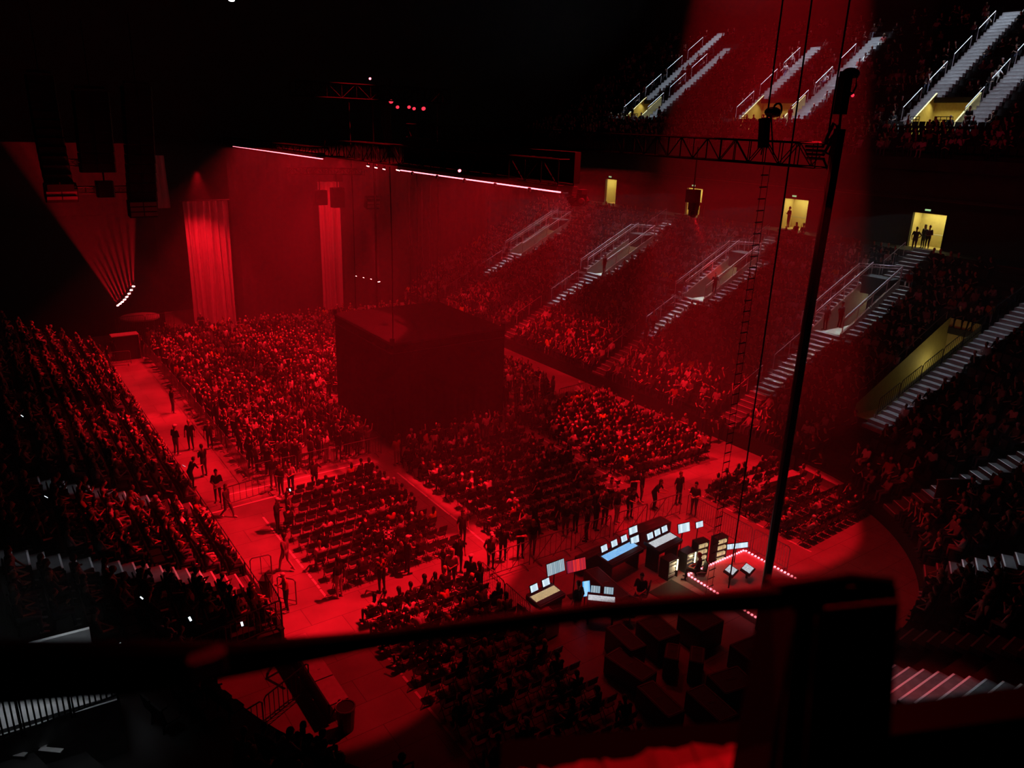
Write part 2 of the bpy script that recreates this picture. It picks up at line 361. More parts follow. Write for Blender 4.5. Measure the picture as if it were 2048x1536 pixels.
stairs('stair_end_aisle', 'N', 21.6, (.5, 8), lz, ROW / 2, RISE / 2, 2.4, mt='stair_low'); aisle_light('N', 21.6, 1, 8, lz, 2.2, .4)
spot('end_aisle_red', (22, 16, 20), (22.6, 9.2, 2), 9000, 14, .4)
# ------------------------------------------------------------------ mid-bowl vomitories with their rails
VN = ['beside the tall black drop pole', 'behind the rope ladder', 'second from the far end of the lower stand', 'farthest up the lower stand, fading into red haze']
VN = ['at the landing nearest the black drop pole', 'at the landing left of the rope ladder', 'at the landing below the red laser-like beam', 'at the far landing below the light bar']
def rail_run(mb, pts, hgt=.95, r=.036, posts=4, rails=(1, .82)):
    a, b_ = Vector(pts[0]), Vector(pts[1])
    for f in rails: mb.tube([a + Vector((0, 0, hgt * f)), b_ + Vector((0, 0, hgt * f))], r)
    for i in range(posts):
        p = a.lerp(b_, i / (posts - 1)); mb.tube([p, p + Vector((0, 0, hgt))], r * .9)
for k, y in enumerate(AX):
    zt = lz(VO0) - .15; x0 = 36.5 + VO0; x1 = 36.5 + VO1
    mb = MB()
    mb.box(((x0 + x1) / 2, y, zt - .06), (x1 - x0, 2.1, .12))
    for sgn in (1, -1):
        yy = y + sgn * 1.05; zl, zh = lz(VO0) + .25, lz(VO1) + .45
        mb.add([(x0, yy - .06, zt), (x1, yy - .06, zt), (x1, yy - .06, zh), (x0, yy - .06, zl), (x0, yy + .06, zt), (x1, yy + .06, zt), (x1, yy + .06, zh), (x0, yy + .06, zl)],
               [(3, 2, 1, 0), (4, 5, 6, 7), (3, 7, 6, 2), (0, 4, 7, 3), (1, 2, 6, 5)])
    o = mb.build('wall_vomitory_%d' % (k + 1), M['vom_wall'], kind='structure')
    c = MB(); c.box((x1 - .5, y, (zt + 2.3 + lz(VO1) + .45) / 2), (1.2, 2.1, lz(VO1) + .45 - zt - 2.3)); c.build('portal_head', M['wall'], o)
    point('vomitory_lamp', (x1 - .3, y, zt + 1.7), 9, (1, .85, .5))
    for q, dy in enumerate((2.05, 1.05, -1.05)):
        rl = MB(); e = .35 if abs(dy) < 1.5 else .1
        rail_run(rl, [(x0 + .1, y + dy, lz(VO0) + e), (x1, y + dy, lz(VO1) + e)], posts=5)
        if q == 0: rail_run(rl, [(x1, y + 2.05, lz(VO1) + .1), (x1 + .1, y - 1.05, lz(VO1) + .35)], posts=3)
        ro = rl.build('handrail', M['rail']); ro['category'] = 'handrail'
        ro['label'] = 'grey handrail ' + ('outside the stairs' if q == 0 else 'on far parapet' if q == 1 else 'on near parapet') + ' ' + VN[k]
    for q, (a, b_) in enumerate(((1.6, 4.2), (5.3, 8.3), (16.4, 18.8))):
        rl = MB(); dy = .78
        rail_run(rl, [(36.5 + a, y + dy, lz(a)), (36.5 + b_, y + dy, lz(b_))], posts=3, rails=(1,), r=.024)
        ro = rl.build('handrail', M['rail']); ro['category'] = 'handrail'
        ro['label'] = 'thin rail ' + ['low on steps below', 'halfway on steps below', 'on top steps above'][q] + ', ' + VN[k]
# upper-aisle rails
UN = {68.3: 'the farthest lit upper staircase', 64.5: 'the second farthest lit upper staircase', 52.2: 'the upper staircase the two climbers are on', 46.0: 'the upper staircase behind the raised moving light', 35.3: 'the widest bright upper staircase', 30.4: 'the upper staircase cut by the photo edge'}
for y in UAX:
    n_ = 0; o = 27.6
    while o + 2.4 < 27.06 + ROW * UTOP[y]:
        rl = MB(); rail_run(rl, [(36.5 + o, y + .72, uz(o)), (36.5 + o + 2.3, y + .72, uz(o + 2.3))], posts=2, rails=(1,), r=.03)
        ro = rl.build('handrail', M['rail']); ro['category'] = 'handrail'
        ro['label'] = 'short grey rail, %s up, on %s' % (['lowest', 'second', 'third', 'fourth', 'fifth', 'sixth'][n_], UN[y]); o += 3.2; n_ += 1
for k, (a, b_) in enumerate(UPAIRS):
    a2, b2 = a + .8, b_ - .8
    for q, (y0, y1) in enumerate(((a2, a2 + (b2 - a2) * .42), (b2 - (b2 - a2) * .22, b2))):
        g_ = MB(); rail_run(g_, [(62.7, y0, 18.75), (62.7, y1, 18.75)], .95, .03, 4, (1, .75, .5, .25))
        go_ = g_.build('guard_rail', M['black_metal']); go_['category'] = 'railing'
        go_['label'] = 'black barred guard rail at the %s side of the %s yellow upper portal' % (['near', 'far'][q], ['farthest', 'middle', 'nearest'][k])
# near right corner: tunnel and stair fence
x0 = 4.3; mb = MB()
def A(s, o, z): x, y = pt('A', s, o); return (x, y, z)
zt = lz(4.3) - .4
for i in range(4):
    s0, s1 = -1.7 - 4.5 * i / 4, -1.7 - 4.5 * (i + 1) / 4
    mb.quad(A(s0, 4.3, zt), A(s1, 4.3, zt), A(s1, 13, zt), A(s0, 13, zt)); mb.quad(A(s0, 13, zt), A(s1, 13, zt), A(s1, 13, lz(13) + .3), A(s0, 13, lz(13) + .3))
for s in (-1.7, -6.2):
    mb.quad(A(s, 4.3, zt), A(s, 13, zt), A(s, 13, lz(13) + .4), A(s, 4.3, lz(4.3) + .3))
mb.build('wall_corner_tunnel', M['yellow_wall'], kind='structure')
x, y = pt('A', -4, 11); point('tunnel_lamp', (x, y, zt + 2.3), 14, (1, .88, .4))
def bars(mb, a, b_, hgt=1.0, n=10, r=.025, rb=.014, feet=False):
    a, b_ = Vector(a), Vector(b_); up = Vector((0, 0, hgt)); d = (b_ - a)
    e = d.normalized() * .08
    mb.tube([a, a + up * .93, a + up + e, b_ + up - e, b_ + up * .93, b_], r, 6)
    mb.tube([a + Vector((0, 0, .14)), b_ + Vector((0, 0, .14))], r * .8, 5)
    for i in range(1, n): p = a.lerp(b_, i / n); mb.tube([p + Vector((0, 0, .14)), p + up], rb, 4, cap=False)
for k in range(6):
    o0 = 4.4 + k * 1.7; g_ = MB(); a = Vector(A(-6.4, o0, lz(o0))); b_ = Vector(A(-6.4, o0 + 1.6, lz(o0 + 1.6)))
    bars(g_, a, b_, 1.0, 9); go_ = g_.build('guard_rail', M['black_metal']); go_['category'] = 'railing'; go_['group'] = 'black fence panels beside the corner tunnel'
    go_['label'] = 'black barred fence panel by the corner tunnel, %s from the bottom' % ['lowest', 'second', 'third', 'fourth', 'fifth', 'sixth'][k]
rl = MB(); rail_run(rl, [A(-6.6, 14, lz(14)), A(-6.9, 19, lz(19))], 1.1, .03, 6); o = rl.build('handrail', M['black_metal'], label='long black double handrail climbing beside the lit corner staircase', category='handrail')
rl = MB(); rail_run(rl, [A(-1.6, 4.4, lz(4.4) + .5), A(-1.6, 12.5, lz(12.5) + .5)], .5, .025, 2, (1,)); o = rl.build('handrail', M['grey_metal'], label='thin rail along the far top edge of the corner tunnel', category='handrail')
# fascia of the boxes in the near right corner, with the sponsor lettering
mb = MB(); tr_ = MB()
prev = None
path = [('R', 29.6), ('R', 26), ('R', 23)] + [('A', s) for s in range(-3, -40, -3)]
for (k0, s0), (k1, s1) in zip(path[:-1], path[1:]):
    a = pt(k0, s0, 19.3); b_ = pt(k1, s1, 19.3); c = pt(k1, s1, 22.5); d = pt(k0, s0, 22.5)
    zl, zh = 9.25, 10.25
    mb.quad((*a, zl), (*b_, zl), (*b_, zh), (*a, zh)); mb.quad((*a, zh), (*b_, zh), (*c, zh), (*d, zh)); mb.quad((*a, zl), (*b_, zl), (*c, zl), (*d, zl))
    for z in (zl, zh):
        dx, dy = -.02, 0
        tr_.quad((a[0] - .03, a[1], z - .04), (b_[0] - .03, b_[1], z - .04), (b_[0] - .03, b_[1], z + .04), (a[0] - .03, a[1], z + .04))
fo = mb.build('wall_box_fascia', M['wall'], kind='structure'); tr_.build('edge_strip', M['fascia_red'], fo)
def lettering(body, loc, rz, size, parent, name='lettering', mt='lettering', ext=.01, tilt=PI / 2):
    cu = bpy.data.curves.new(name, 'FONT'); cu.body = body; cu.size = size; cu.extrude = ext; cu.align_x = 'CENTER'; cu.align_y = 'CENTER'; cu.materials.append(M[mt])
    o = bpy.data.objects.new(name, cu); COL.objects.link(o); o.rotation_euler = (tilt, 0, rz); o.location = loc
    if parent: o.parent = parent
    return o
fx, fy = pt('R', 24.3, 19.22); lettering('U', (fx, 24.35, 9.76), -PI / 2, .85, fo); lettering('HEALTH', (fx + .02, 23.0, 9.72), -PI / 2 - .02, .5, fo)
# wall behind the upper deck, dark roof, side walls
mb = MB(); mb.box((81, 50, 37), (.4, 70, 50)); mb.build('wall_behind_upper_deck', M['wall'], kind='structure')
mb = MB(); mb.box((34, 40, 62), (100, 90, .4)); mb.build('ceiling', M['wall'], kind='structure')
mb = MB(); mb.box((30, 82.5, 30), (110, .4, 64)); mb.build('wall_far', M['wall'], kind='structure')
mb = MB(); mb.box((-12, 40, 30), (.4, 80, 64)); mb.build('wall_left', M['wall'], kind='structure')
# dasher boards round the floor
mb = MB()
for a, b_ in (((7.05, 23.2), (7.05, 65.5)), ((36.4, 23), (36.4, 78))):
    mb.box(((a[0] + b_[0]) / 2, (a[1] + b_[1]) / 2, .42), (.1, b_[1] - a[1], .84))
    mb.box(((a[0] + b_[0]) / 2, (a[1] + b_[1]) / 2, .86), (.16, b_[1] - a[1], .05))
mb.build('wall_dasher', M['black'], kind='structure')
# tape lines on the floor
n_ = 2
for (x, ya, yb, dash) in ((9.55, 25.2, 33.2, 1), (9.95, 12.5, 22.0, 1), (17.2, 24.3, 34.3, 0), (26.85, 26.8, 34.2, 0), (29.4, 17, 24.5, 0)):
    mb = MB(); y = ya
    while y < yb:
        ln = min(.9 if dash else 2.2, yb - y); mb.box((x + .01 * math.sin(y), y + ln / 2, .006), (.09, ln * (.9 if dash else .97), .006)); y += ln
    mb.build('trim_%d' % n_, M['tape'], kind='structure'); n_ += 1
mb = MB(); mb.box((12.7, 36.35, .006), (8, .1, .006)); mb.box((9.3, 34.9, .006), (3.6, .1, .006), rz=.05); mb.build('trim_%d' % n_, M['tape'], kind='structure')
# ------------------------------------------------------------------ drapes
def tz(off): return bz(off)
def folds(name, x0, x1, z1, y, zlow, amp, wl, mt, n=None, topdip=0, **tags):
    mb = MB(); n = n or int((x1 - x0) / wl * 8); vs_ = []; rr = random.Random(3)
    ph = [rr.uniform(0, 6) for _ in range(4)]; K = 5
    for j in range(K + 1):
        for i in range(n + 1):
            x = x0 + (x1 - x0) * i / n; f = j / K
            zl = zlow(x); zt_ = z1 - topdip * math.sin(PI * i / n)
            yy = y + amp * (math.sin(x * 2 * PI / wl + ph[0]) + .5 * math.sin(x * 2 * PI / (wl * .43) + ph[1] + f) + .6 * math.sin(x * 2 * PI / (wl * 2.7) + ph[2]))
            vs_.append((x + .05 * math.sin(f * 3 + i * .2), yy, zl + (zt_ - zl) * f))
    w_ = n + 1
    mb.add(vs_, [(j * w_ + i, j * w_ + i + 1, (j + 1) * w_ + i + 1, (j + 1) * w_ + i) for j in range(K) for i in range(n)])
    o = mb.build(name, mt, **tags)
    for p in o.data.polygons: p.use_smooth = True
    return o
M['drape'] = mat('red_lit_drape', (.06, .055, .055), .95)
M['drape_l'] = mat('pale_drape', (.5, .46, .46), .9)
folds('stage_curtain', 19.6, 38.3, 15.4, 70.6, lambda x: 0.02 if x < 36 else 1.0, .07, 1.3, M['drape'], label='wide dark curtain closing off the far end of the floor', category='curtain')
folds('stage_curtain', 38.5, 55, 15.2, 71.8, lambda x: .3 + max(0, (x - 36.5)) * .48, .12, 1.5, M['drape'], label='plain curtain hanging over the far seats right of the floor', category='curtain')
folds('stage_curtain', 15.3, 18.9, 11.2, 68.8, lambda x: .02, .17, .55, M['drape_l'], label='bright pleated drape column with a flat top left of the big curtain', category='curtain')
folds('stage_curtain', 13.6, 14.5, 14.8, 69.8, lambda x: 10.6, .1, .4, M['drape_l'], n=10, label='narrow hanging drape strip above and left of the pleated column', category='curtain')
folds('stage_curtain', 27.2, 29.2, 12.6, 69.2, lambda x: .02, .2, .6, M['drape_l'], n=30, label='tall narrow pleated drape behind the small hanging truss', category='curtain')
mb = MB(); mb.tube([(15.0, 68.8, 11.25), (19.1, 68.8, 11.25)], .06); mb.build('drape_pole', M['black_metal'], label='horizontal pipe across the top of the pleated drape column', category='pipe')
mb = MB(); mb.box((6.2, 71.5, 5), (14.5, .3, 10)); mb.build('wall_masking', M['dark_fabric'], kind='structure')
# ------------------------------------------------------------------ draped centre stage
CX0, CX1, CY0, CY1, CZ = 18.5, 26.0, 37.1, 45.2, 6.3
root = empty('draped_stage', (22.2, 41, 0), label='huge black draped cube standing in the middle of the crowd', category='stage')
def side(pa, pb, n=46):
    mb = MB(); vs_ = []; pa, pb = Vector(pa), Vector(pb); d = pb - pa; nr = Vector((d.y, -d.x, 0)).normalized(); K = 6
    for j in range(K + 1):
        for i in range(n + 1):
            f = j / K; p = pa.lerp(pb, i / n) + nr * (.035 * math.sin(i * 1.9) + .03 * math.sin(i * .7 + 1)) * (1 - f * .6) + Vector((0, 0, .25 + (CZ - .25) * f)); vs_.append(p - Vector((22.2, 41, 0)))
    w_ = n + 1; mb.add(vs_, [(j * w_ + i, j * w_ + i + 1, (j + 1) * w_ + i + 1, (j + 1) * w_ + i) for j in range(K) for i in range(n)])
    o = mb.build('drape_side', M['dark_fabric'], root)
    for p in o.data.polygons: p.use_smooth = True
side((CX0, CY1, 0), (CX0, CY0, 0)); side((CX0, CY0, 0), (CX1, CY0, 0)); side((CX1, CY0, 0), (CX1, CY1, 0)); side((CX1, CY1, 0), (CX0, CY1, 0))
mb = MB(); mb.box((0, .15, CZ + .03), (CX1 - CX0 + .1, CY1 - CY0 + .1, .12)); mb.box((0, .15, CZ - .5), (CX1 - CX0 + .14, CY1 - CY0 + .14, .05)); mb.build('top_cover', M['black'], root)
mb = MB()
for x in (-3.72, 3.72):
    for y in (-3.85, 4.15): mb.box((x, y, CZ + .2), (.2, .2, .3))
mb.build('corner_bracket', M['black_metal'], root)
mb = MB(); mb.box((0, .15, .12), (7.1, 7.7, .24)); mb.build('plinth', M['black'], root)
# ------------------------------------------------------------------ trusses
def truss(a, b_, w_=.5, h=.5, bay=.6, r=.03, mt='truss', **tags):
    a, b_ = Vector(a), Vector(b_); d = b_ - a; L = d.length; d.normalize(); s = d.cross(Vector((0, 0, 1))).normalized() * (w_ / 2); u = Vector((0, 0, h / 2))
    mb = MB(); cs = [s + u, -s + u, -s - u, s - u]
    for c in cs: mb.tube([a + c, b_ + c], r)
    n = max(1, int(L / bay))
    lb = MB()
    for i in range(n + 1):
        p = a + d * (L * i / n)
        for q in range(4): lb.tube([p + cs[q], p + cs[(q + 1) % 4]], r * .6, 4, cap=False)
        if i < n:
            p2 = a + d * (L * (i + 1) / n)
            for q in (0, 1, 2, 3):
                c0, c1 = cs[q], cs[(q + 1) % 4]
                lb.tube([p + (c0 if i % 2 else c1), p2 + (c1 if i % 2 else c0)], r * .55, 4, cap=False)
    o = mb.build('lighting_truss', M[mt], **tags); lb.build('lattice', M[mt], o); return o
t1 = truss((20.0, 24.6, 16.3), (20.0, 48.4, 16.3), .8, 1.0, 1.1, .05, label='long black ceiling truss carrying the bright red light bar', category='truss')
t2 = truss((22.4, 14.9, 17.42), (22.4, 42, 17.55), .7, .72, .62, .035, label='black lattice truss ending in a cable loom beside the tall drop pole', category='truss')
t3 = truss((20.0, 49.6, 16.0), (20.0, 71, 16.0), .7, .5, 1.1, .045, label='far ceiling truss carrying the shorter red light bar', category='truss')
t4 = truss((16.5, 45, 19.6), (26.5, 45, 19.6), .9, .8, .9, .05, label='black cross truss crowded with lamps high above the centre', category='truss')
t5 = truss((20.6, 58, 14.3), (26.6, 58, 14.2), .6, .45, .5, .035, label='small black truss in front of the far curtain with hanging boxes', category='truss')
for x0, x1, y, z, nm in ((4.8, 8.0, 42.5, 14.45, 'short truss under the second loudspeaker column with sparkling clamps'), (3.9, 5.3, 42.5, 15.7, 'short shiny truss between the two left loudspeaker columns')):
    o = truss((x0, y, z), (x1, y, z), .35, .3, .35, .025, mt='galv', label=nm, category='truss')
# LED battens: casing part with a glowing strip
def batten(a, b_, lab):
    a, b_ = Vector(a), Vector(b_); L = (b_ - a).length; mb = MB(); mid = (a + b_) / 2
    mb.box(mid + Vector((0, 0, .2)), (.4, L, .3)); o = mb.build('light_bar', M['black'], label=lab, category='light bar')
    s_ = MB(); n = int(L / .3)
    for i in range(n): p = a.lerp(b_, (i + .5) / n); s_.box((p.x + .0, p.y, p.z), (.08, .26, .05))
    s_.build('led_strip', M['led'], o)
    area('light_bar_wash', mid - Vector((0, 0, .05)), .3, L, 38 * L, RED, spread=100)
batten((20.0, 24.9, 15.52), (20.0, 38.8, 15.52), 'long glowing red light bar under the black ceiling truss')
batten((20.0, 49.8, 15.55), (20.0, 69.5, 15.6), 'shorter glowing red light bar high over the far crowd')
mb = MB(); mb.box((20.35, 31.6, 16.5), (.3, 14.5, 1.2)); mb.build('border_drape', M['dark_fabric'], label='black border cloth hung along the main truss above the light bar', category='drape')
# lamps
def par(name, loc, aim, lab, grp=None, size=.22, lens='lens', hanging=True):
    o = MB(); d = (Vector(aim) - Vector(loc)).normalized(); p = Vector(loc)
    o.tube([p - d * size * 1.6, p - d * size * 1.2, p], [size * .6, size, size * 1.05], 10)
    e = o.build(name, M['black_metal'], label=lab, category='stage light')
    if grp: e['group'] = grp
    l_ = MB(); l_.tube([p + d * .005, p + d * .03], size * .8, 10); l_.build('lens', M[lens], e)
    y_ = MB(); s_ = d.cross(Vector((0, 0, 1))).normalized() * size * 1.2; c = p - d * size * .8
    up = Vector((0, 0, size * 2 if hanging else -size * 2)); y_.tube([c - s_, c - s_ + up, c + s_ + up, c + s_], .02, 4); y_.build('yoke', M['black_metal'], e)
    return e
for i in range(8):
    f = i / 7; px, py = 236 + 31 * f, 611 - 38 * f + 5 * math.sin(PI * f); p = on_y(px, py, 66); a = on_y(122 + 20 * i, 428 - 2 * i, 64.5)
    par('beam_light', p, a, 'glaring red beam light, ' + ['lowest', 'second lowest', 'third', 'fourth', 'fifth', 'sixth', 'second highest', 'highest'][i] + ' in the curved column at far left', 'beam lights in the curved far-left column', .13, hanging=False)
    spot('beam', p + (a - p).normalized() * .2, a, 90000, 8.5, .8, r=.05)
mb = MB(); mb.tube([on_y(232, 622, 66.2), on_y(244, 600, 66.2), on_y(256, 588, 66.2), on_y(270, 566, 66.2)], .06); mb.tube([on_y(234, 620, 66.2), on_y(236, 690, 66.2)], .05); mb.build('lamp_ladder', M['black_metal'], label='curved black frame holding the far-left column of beam lights', category='frame')
for i, (px, py) in enumerate(((712, 553), (727, 556), (742, 559), (758, 564))):
    p = on_y(px, py, 63); a = on_y(px + (18 if i < 3 else -22), py - (60 if i < 3 else 150), 64)
    par('beam_light', p, a, 'red floor beam light, ' + ['first', 'second', 'third', 'fourth and brightest'][i] + ' from the left behind the draped cube', 'beam lights on the floor behind the cube', .13 if i == 3 else .08, hanging=False)
    spot('beam', p + (a - p).normalized() * .2, a, 2000 if i < 3 else 20000, 9 if i < 3 else 20, .8, r=.05)
for i, (px, py) in enumerate(((736, 332), (752, 335), (768, 338), (796, 340))):
    p = on_y(px, py, 41.5); par('truss_lamp', p, p + Vector((-.6, 0, -2)), 'bright lamp under the truss gap between the two light bars, ' + ['leftmost', 'second', 'third', 'largest, rightmost'][i], 'lamps in the gap between the light bars', .1 if i < 3 else .14)
    spot('gap_lamp', p, p + Vector((-1.5, 0, -6)), 7000, 26, .8, r=.05)
for i in range(5):
    p = Vector((19.9, 37.3 - i * 2.6, 15.4)); par('truss_lamp', p, p + Vector((-.4, .2, -2)), 'small lamp clipped under the long light bar, number %s from its far end' % ['one', 'two', 'three', 'four', 'five'][i], 'lamps under the long light bar', .09, lens='black')
    spot('bar_lamp', p, p + Vector((-1.2, .6, -6)), 2500, 24, .8, r=.05)
for i, (px, py, s_) in enumerate(((782, 203, .16), (795, 214, .13), (818, 214, .13), (828, 217, .13), (847, 217, .16), (740, 157, .09), (919, 341, .09))):
    p = on_y(px, py, 45 if i < 6 else 30); par('moving_light', p, p + Vector((-.4, -1.6, -1.2)), ['red-glinting lamp highest on the central lamp cluster', 'second red lamp of the central cluster, beside the cables', 'third lamp of the central cluster', 'fourth lamp of the central cluster', 'rightmost red lamp of the central cluster', 'single tiny red lamp above the central cluster', 'tiny bright red lamp on the side of the long truss'][i], None, s_, lens='led_line' if i < 5 else 'led')
mb = MB(); p = on_y(463, 0, 60); mb.ell(p, (.22, .22, .1)); mb.tube([p, p + Vector((0, 0, 3))], .04); mb.build('roof_lamp', M['white_lamp'], label='tiny white roof lamp at the top edge, left of centre', category='lamp')
p = on_z(463, 0, 22)
# moving heads that throw the two thin beams onto the right stand
def tier_hit(px, py):
    d = ray(px, py); t = (Z0 + .9 - .48 * 36.5 - H) / (d[2] - .48 * d[0]); return Vector(np.array([0, 0, H]) + d * t)
def moving_head(loc, aim, lab, sc=1.0, up=1):
    loc = Vector(loc); e = empty('moving_light', loc, label=lab, category='stage light')
    b1 = MB(); b1.box((0, 0, .45 * sc * up), (.42 * sc, .36 * sc, .2 * sc), bev=.04); b1.build('base', M['black_metal'], e)
    b2 = MB()
    for s_ in (-1, 1): b2.box((.22 * s_ * sc, 0, .16 * sc * up), (.07 * sc, .16 * sc, .45 * sc), bev=.02)
    b2.build('yoke', M['black_metal'], e)
    d = (Vector(aim) - loc).normalized(); b3 = MB(); b3.tube([-d * .34 * sc, -d * .2 * sc, d * .05 * sc, d * .34 * sc], [.1 * sc, .17 * sc, .17 * sc, .13 * sc], 12); b3.build('head', M['black_metal'], e)
    b4 = MB(); b4.tube([d * .34 * sc, d * .36 * sc], .11 * sc, 12); b4.build('lens', M['led'], e)
    return d
for (px, py, yy, tx, ty, nm) in ((1163, 404, 24.6, 1228, 512, 'black moving light at the near end of the light bar, beam on seats'), (1386, 428, 22, 1425, 540, 'black moving light hanging in front of the lower doorway')):
    p = on_y(px, py, yy); a = tier_hit(tx, ty); d = moving_head(p, a, nm, .9)
    spot('thin_beam', p + d * .4, a, 50000, 3, .6, r=.04)
p0 = on_y(1135, 372, 25); mb = MB()
for i in range(6):
    q = on_y(1142 + i * 3.4 - (6 if i == 0 else 0), 378 + i * 5, 24.9); mb.box(q, (.75, .45, .2), rx=-.12 * i, bev=.05)
mb.build('line_array', M['black'], label='small black curved loudspeaker hang at the near end of the light bar', category='loudspeaker')
mb = MB(); q = on_y(1386, 392, 21.9); mb.box(q, (.5, .5, .5), bev=.08); mb.box(q + Vector((.1, 0, -.35)), (.35, .4, .4), bev=.06); mb.tube([q, q + Vector((0, 0, 1.9))], .03); mb.build('hanging_box', M['black'], label='black electrical box hung above the moving light by the lower doorway', category='box')
# fixtures standing on the near truss
p = on_y(1547, 232, 17.1)
e = empty('moving_light', p, label='moving light raised on an A-frame above the near truss', category='stage light')
mb = MB(); mb.tube([(0, .1, 0), (0, .3, -1.25)], .025); mb.tube([(0, .1, 0), (0, -.2, -1.25)], .025); mb.build('stand', M['black_metal'], e)
mb = MB(); mb.box((-.12, .2, -.55), (.3, .3, .95), rx=-.1, bev=.04); mb.build('body', M['black'], e)
mb = MB(); mb.ell((0, .05, .12), (.3, .26, .17)); mb.tube([(.1 + .22 * math.cos(t), -.05, .2 + .2 * math.sin(t)) for t in np.linspace(0, 2 * PI, 14)], .035); mb.build('head', M['black_metal'], e)
p = on_y(1690, 185, 14.5)
e = empty('moving_light', p, label='camera-like moving light on top of the tall drop pole', category='stage light')
mb = MB(); mb.box((-.1, 0, -.1), (.36, .32, 1.05), bev=.05); mb.build('body', M['black'], e)
mb = MB(); mb.ell((.15, 0, .55), (.36, .2, .16)); mb.box((.05, 0, .5), (.7, .25, .16), bev=.05); mb.build('head', M['black_metal'], e)
mb = MB(); mb.tube([(.48, 0, .5), (.52, 0, .2), (.4, 0, -.02), (.3, 0, -.05)], .03); mb.tube([(.2, 0, .3), (.2, 0, .05), (.38, 0, -.02)], .02); mb.build('bracket', M['black_metal'], e)
mb = MB(); mb.ell((.42, 0, -.06), (.05, .05, .05)); mb.build('indicator', M['led_line'], e)
mb = MB(); mb.tube([on_y(1678, 262, 14.55), on_y(1683, 215, 14.5)], .04); mb.tube([on_y(1680, 258, 14.55), Vector((22.5, 14.6, 12)), Vector((22.5, 14.6, 5)), Vector((22.52, 14.6, .05))], [.17, .165, .16, .15], 10); mb.build('drop_pole', M['cable'], label='tall thick black vertical pole of bundled cable crossing the right side', category='pole')
mb = MB()
for i in range(5):
    a = Vector((22.4 + .05 * i, 15.0, 17.8 - .12 * i)); b_ = Vector((22.5, 14.6, 18.35 - .1 * i)); mm = (a + b_) / 2 + Vector((0, -.05, -.35 - .12 * i + (.9 if i % 2 else .2)))
    mb.tube([a + Vector((0, .6, 0)), a, mm, b_, b_ - Vector((0, 0, .8))], .05, 6)
mb.build('cable_loom', M['cable'], label='black loop of cables between the truss end and the drop pole', category='cable')
# suspension cables, rope ladder
def cab(n_, pts, r, lab, grp=None):
    mb = MB(); mb.tube(pts, r, 5); o = mb.build('cable', M['cable'], label=lab, category='cable')
    if grp: o['group'] = grp
for i, (x, y, z0, z1, lab) in enumerate(((22.5, 14.9, 17.8, 30, 'thin steel line rising from the near truss end past the right staircases'), (22.4, 17.2, 17.9, 30, 'steel line above the raised moving light'), (22.5, 16.2, 1.0, 30, 'long thin line hanging just right of the rope ladder'),
        (18.6, 37.3, 6.5, 15.8, 'cable from the near left corner of the draped cube up to the light bar'), (21.3, 44.9, 6.5, 19.2, 'thick cable rising from the back of the draped cube'), (25.9, 45.1, 6.5, 19, 'cable rising from the far right corner of the draped cube'), (24.4, 45.2, 6.5, 19, 'thinner cable beside the far right corner cable of the cube'), (19.9, 45.1, 6.5, 19, 'thin cable at the far left corner of the draped cube'))):
    cab('c', [(x, y, z0), (x + .05, y, (z0 + z1) / 2), (x, y, z1)], .03 if i < 3 else (.07 if i == 4 else .03), lab)
for i, (px, z0, z1, y) in enumerate(((862, 3.5, 13.4, 66), (975, 5, 12.2, 66), (845, 2, 15, 60), (820, 2, 15, 60))):
    q = on_y(px, 480, y); cab('c', [(q.x, y, z0), (q.x, y, z1)], .06, 'thin vertical pipe in front of the curtain, ' + ['just right of the cube top', 'near the right stand', 'second left of the cube corner', 'leftmost of the four'][i], 'pipes before the right curtain')
mb = MB()
for i in range(6): mb.tube([(22.1 + .12 * i, 45, 20.5), (22.0 + .13 * i + .1 * math.sin(i), 45.1, 18), (22.3 + .07 * i, 44.9, 15.9)], .05, 5)
mb.build('cable_bundle', M['cable'], label='thick bundle of cables dropping from the central lamp cluster', category='cable')
L0 = Vector((22.35, 16.85, 17.0)); e = empty('rope_ladder', (22.35, 17, .3), label='black rope ladder hanging from the near truss down to the control area', category='ladder')
for s_ in (-.17, .17):
    mb = MB(); mb.tube([(s_, -.1, 16.7), (s_, -.05, 8), (s_, 0, 0)], .012, 4); mb.build('side_rope', M['cable'], e)
for i in range(42):
    z = 16.4 - i * .39
    mb = MB(); mb.tube([(-.18, -.05, z), (.18, -.05, z)], .022, 5); mb.build('rung', M['cable'], e)
# loudspeaker columns at far left
def array(px0, py0, px1, py1, n, wd, y, lab, curve=0, bx=None, mt='black'):
    e = None; a, b_ = on_y(px0, py0, y), on_y(px1, py1, y); e = empty('line_array', a, label=lab, category='loudspeaker'); hgt = (a - b_).length / n
    for i in range(n):
        f = (i + .5) / n; p = a.lerp(b_, f) + Vector((0, -curve * f ** 3, 0)); mb = MB()
        ang = curve * .28 * f ** 2
        mb.box(p - a, (wd, .7, hgt * .93), rx=ang, bev=.06); mb.box(p - a + Vector((0, -.36, 0)), (.04, .04, hgt * .8), rx=ang); mb.build('speaker_box', M[mt], e)
    mb = MB(); mb.box((0, 0, .15), (wd * .8, .5, .12)); mb.tube([(0, 0, .2), (0, 0, 3)], .03); mb.build('rigging_frame', M['black_metal'], e)
    return e
array(78, 150, 112, 372, 13, 1.15, 43, 'curved black loudspeaker column farthest left, tail curling forward', 1.6)
array(180, 182, 196, 345, 8, 1.5, 42, 'straight flat black loudspeaker panel second from the left')
array(272, 172, 285, 402, 12, 1.25, 41, 'black loudspeaker column third from the left with a bright tail')
M['grille'] = mat('speaker_grille', (.35, .33, .33), .35, .3)
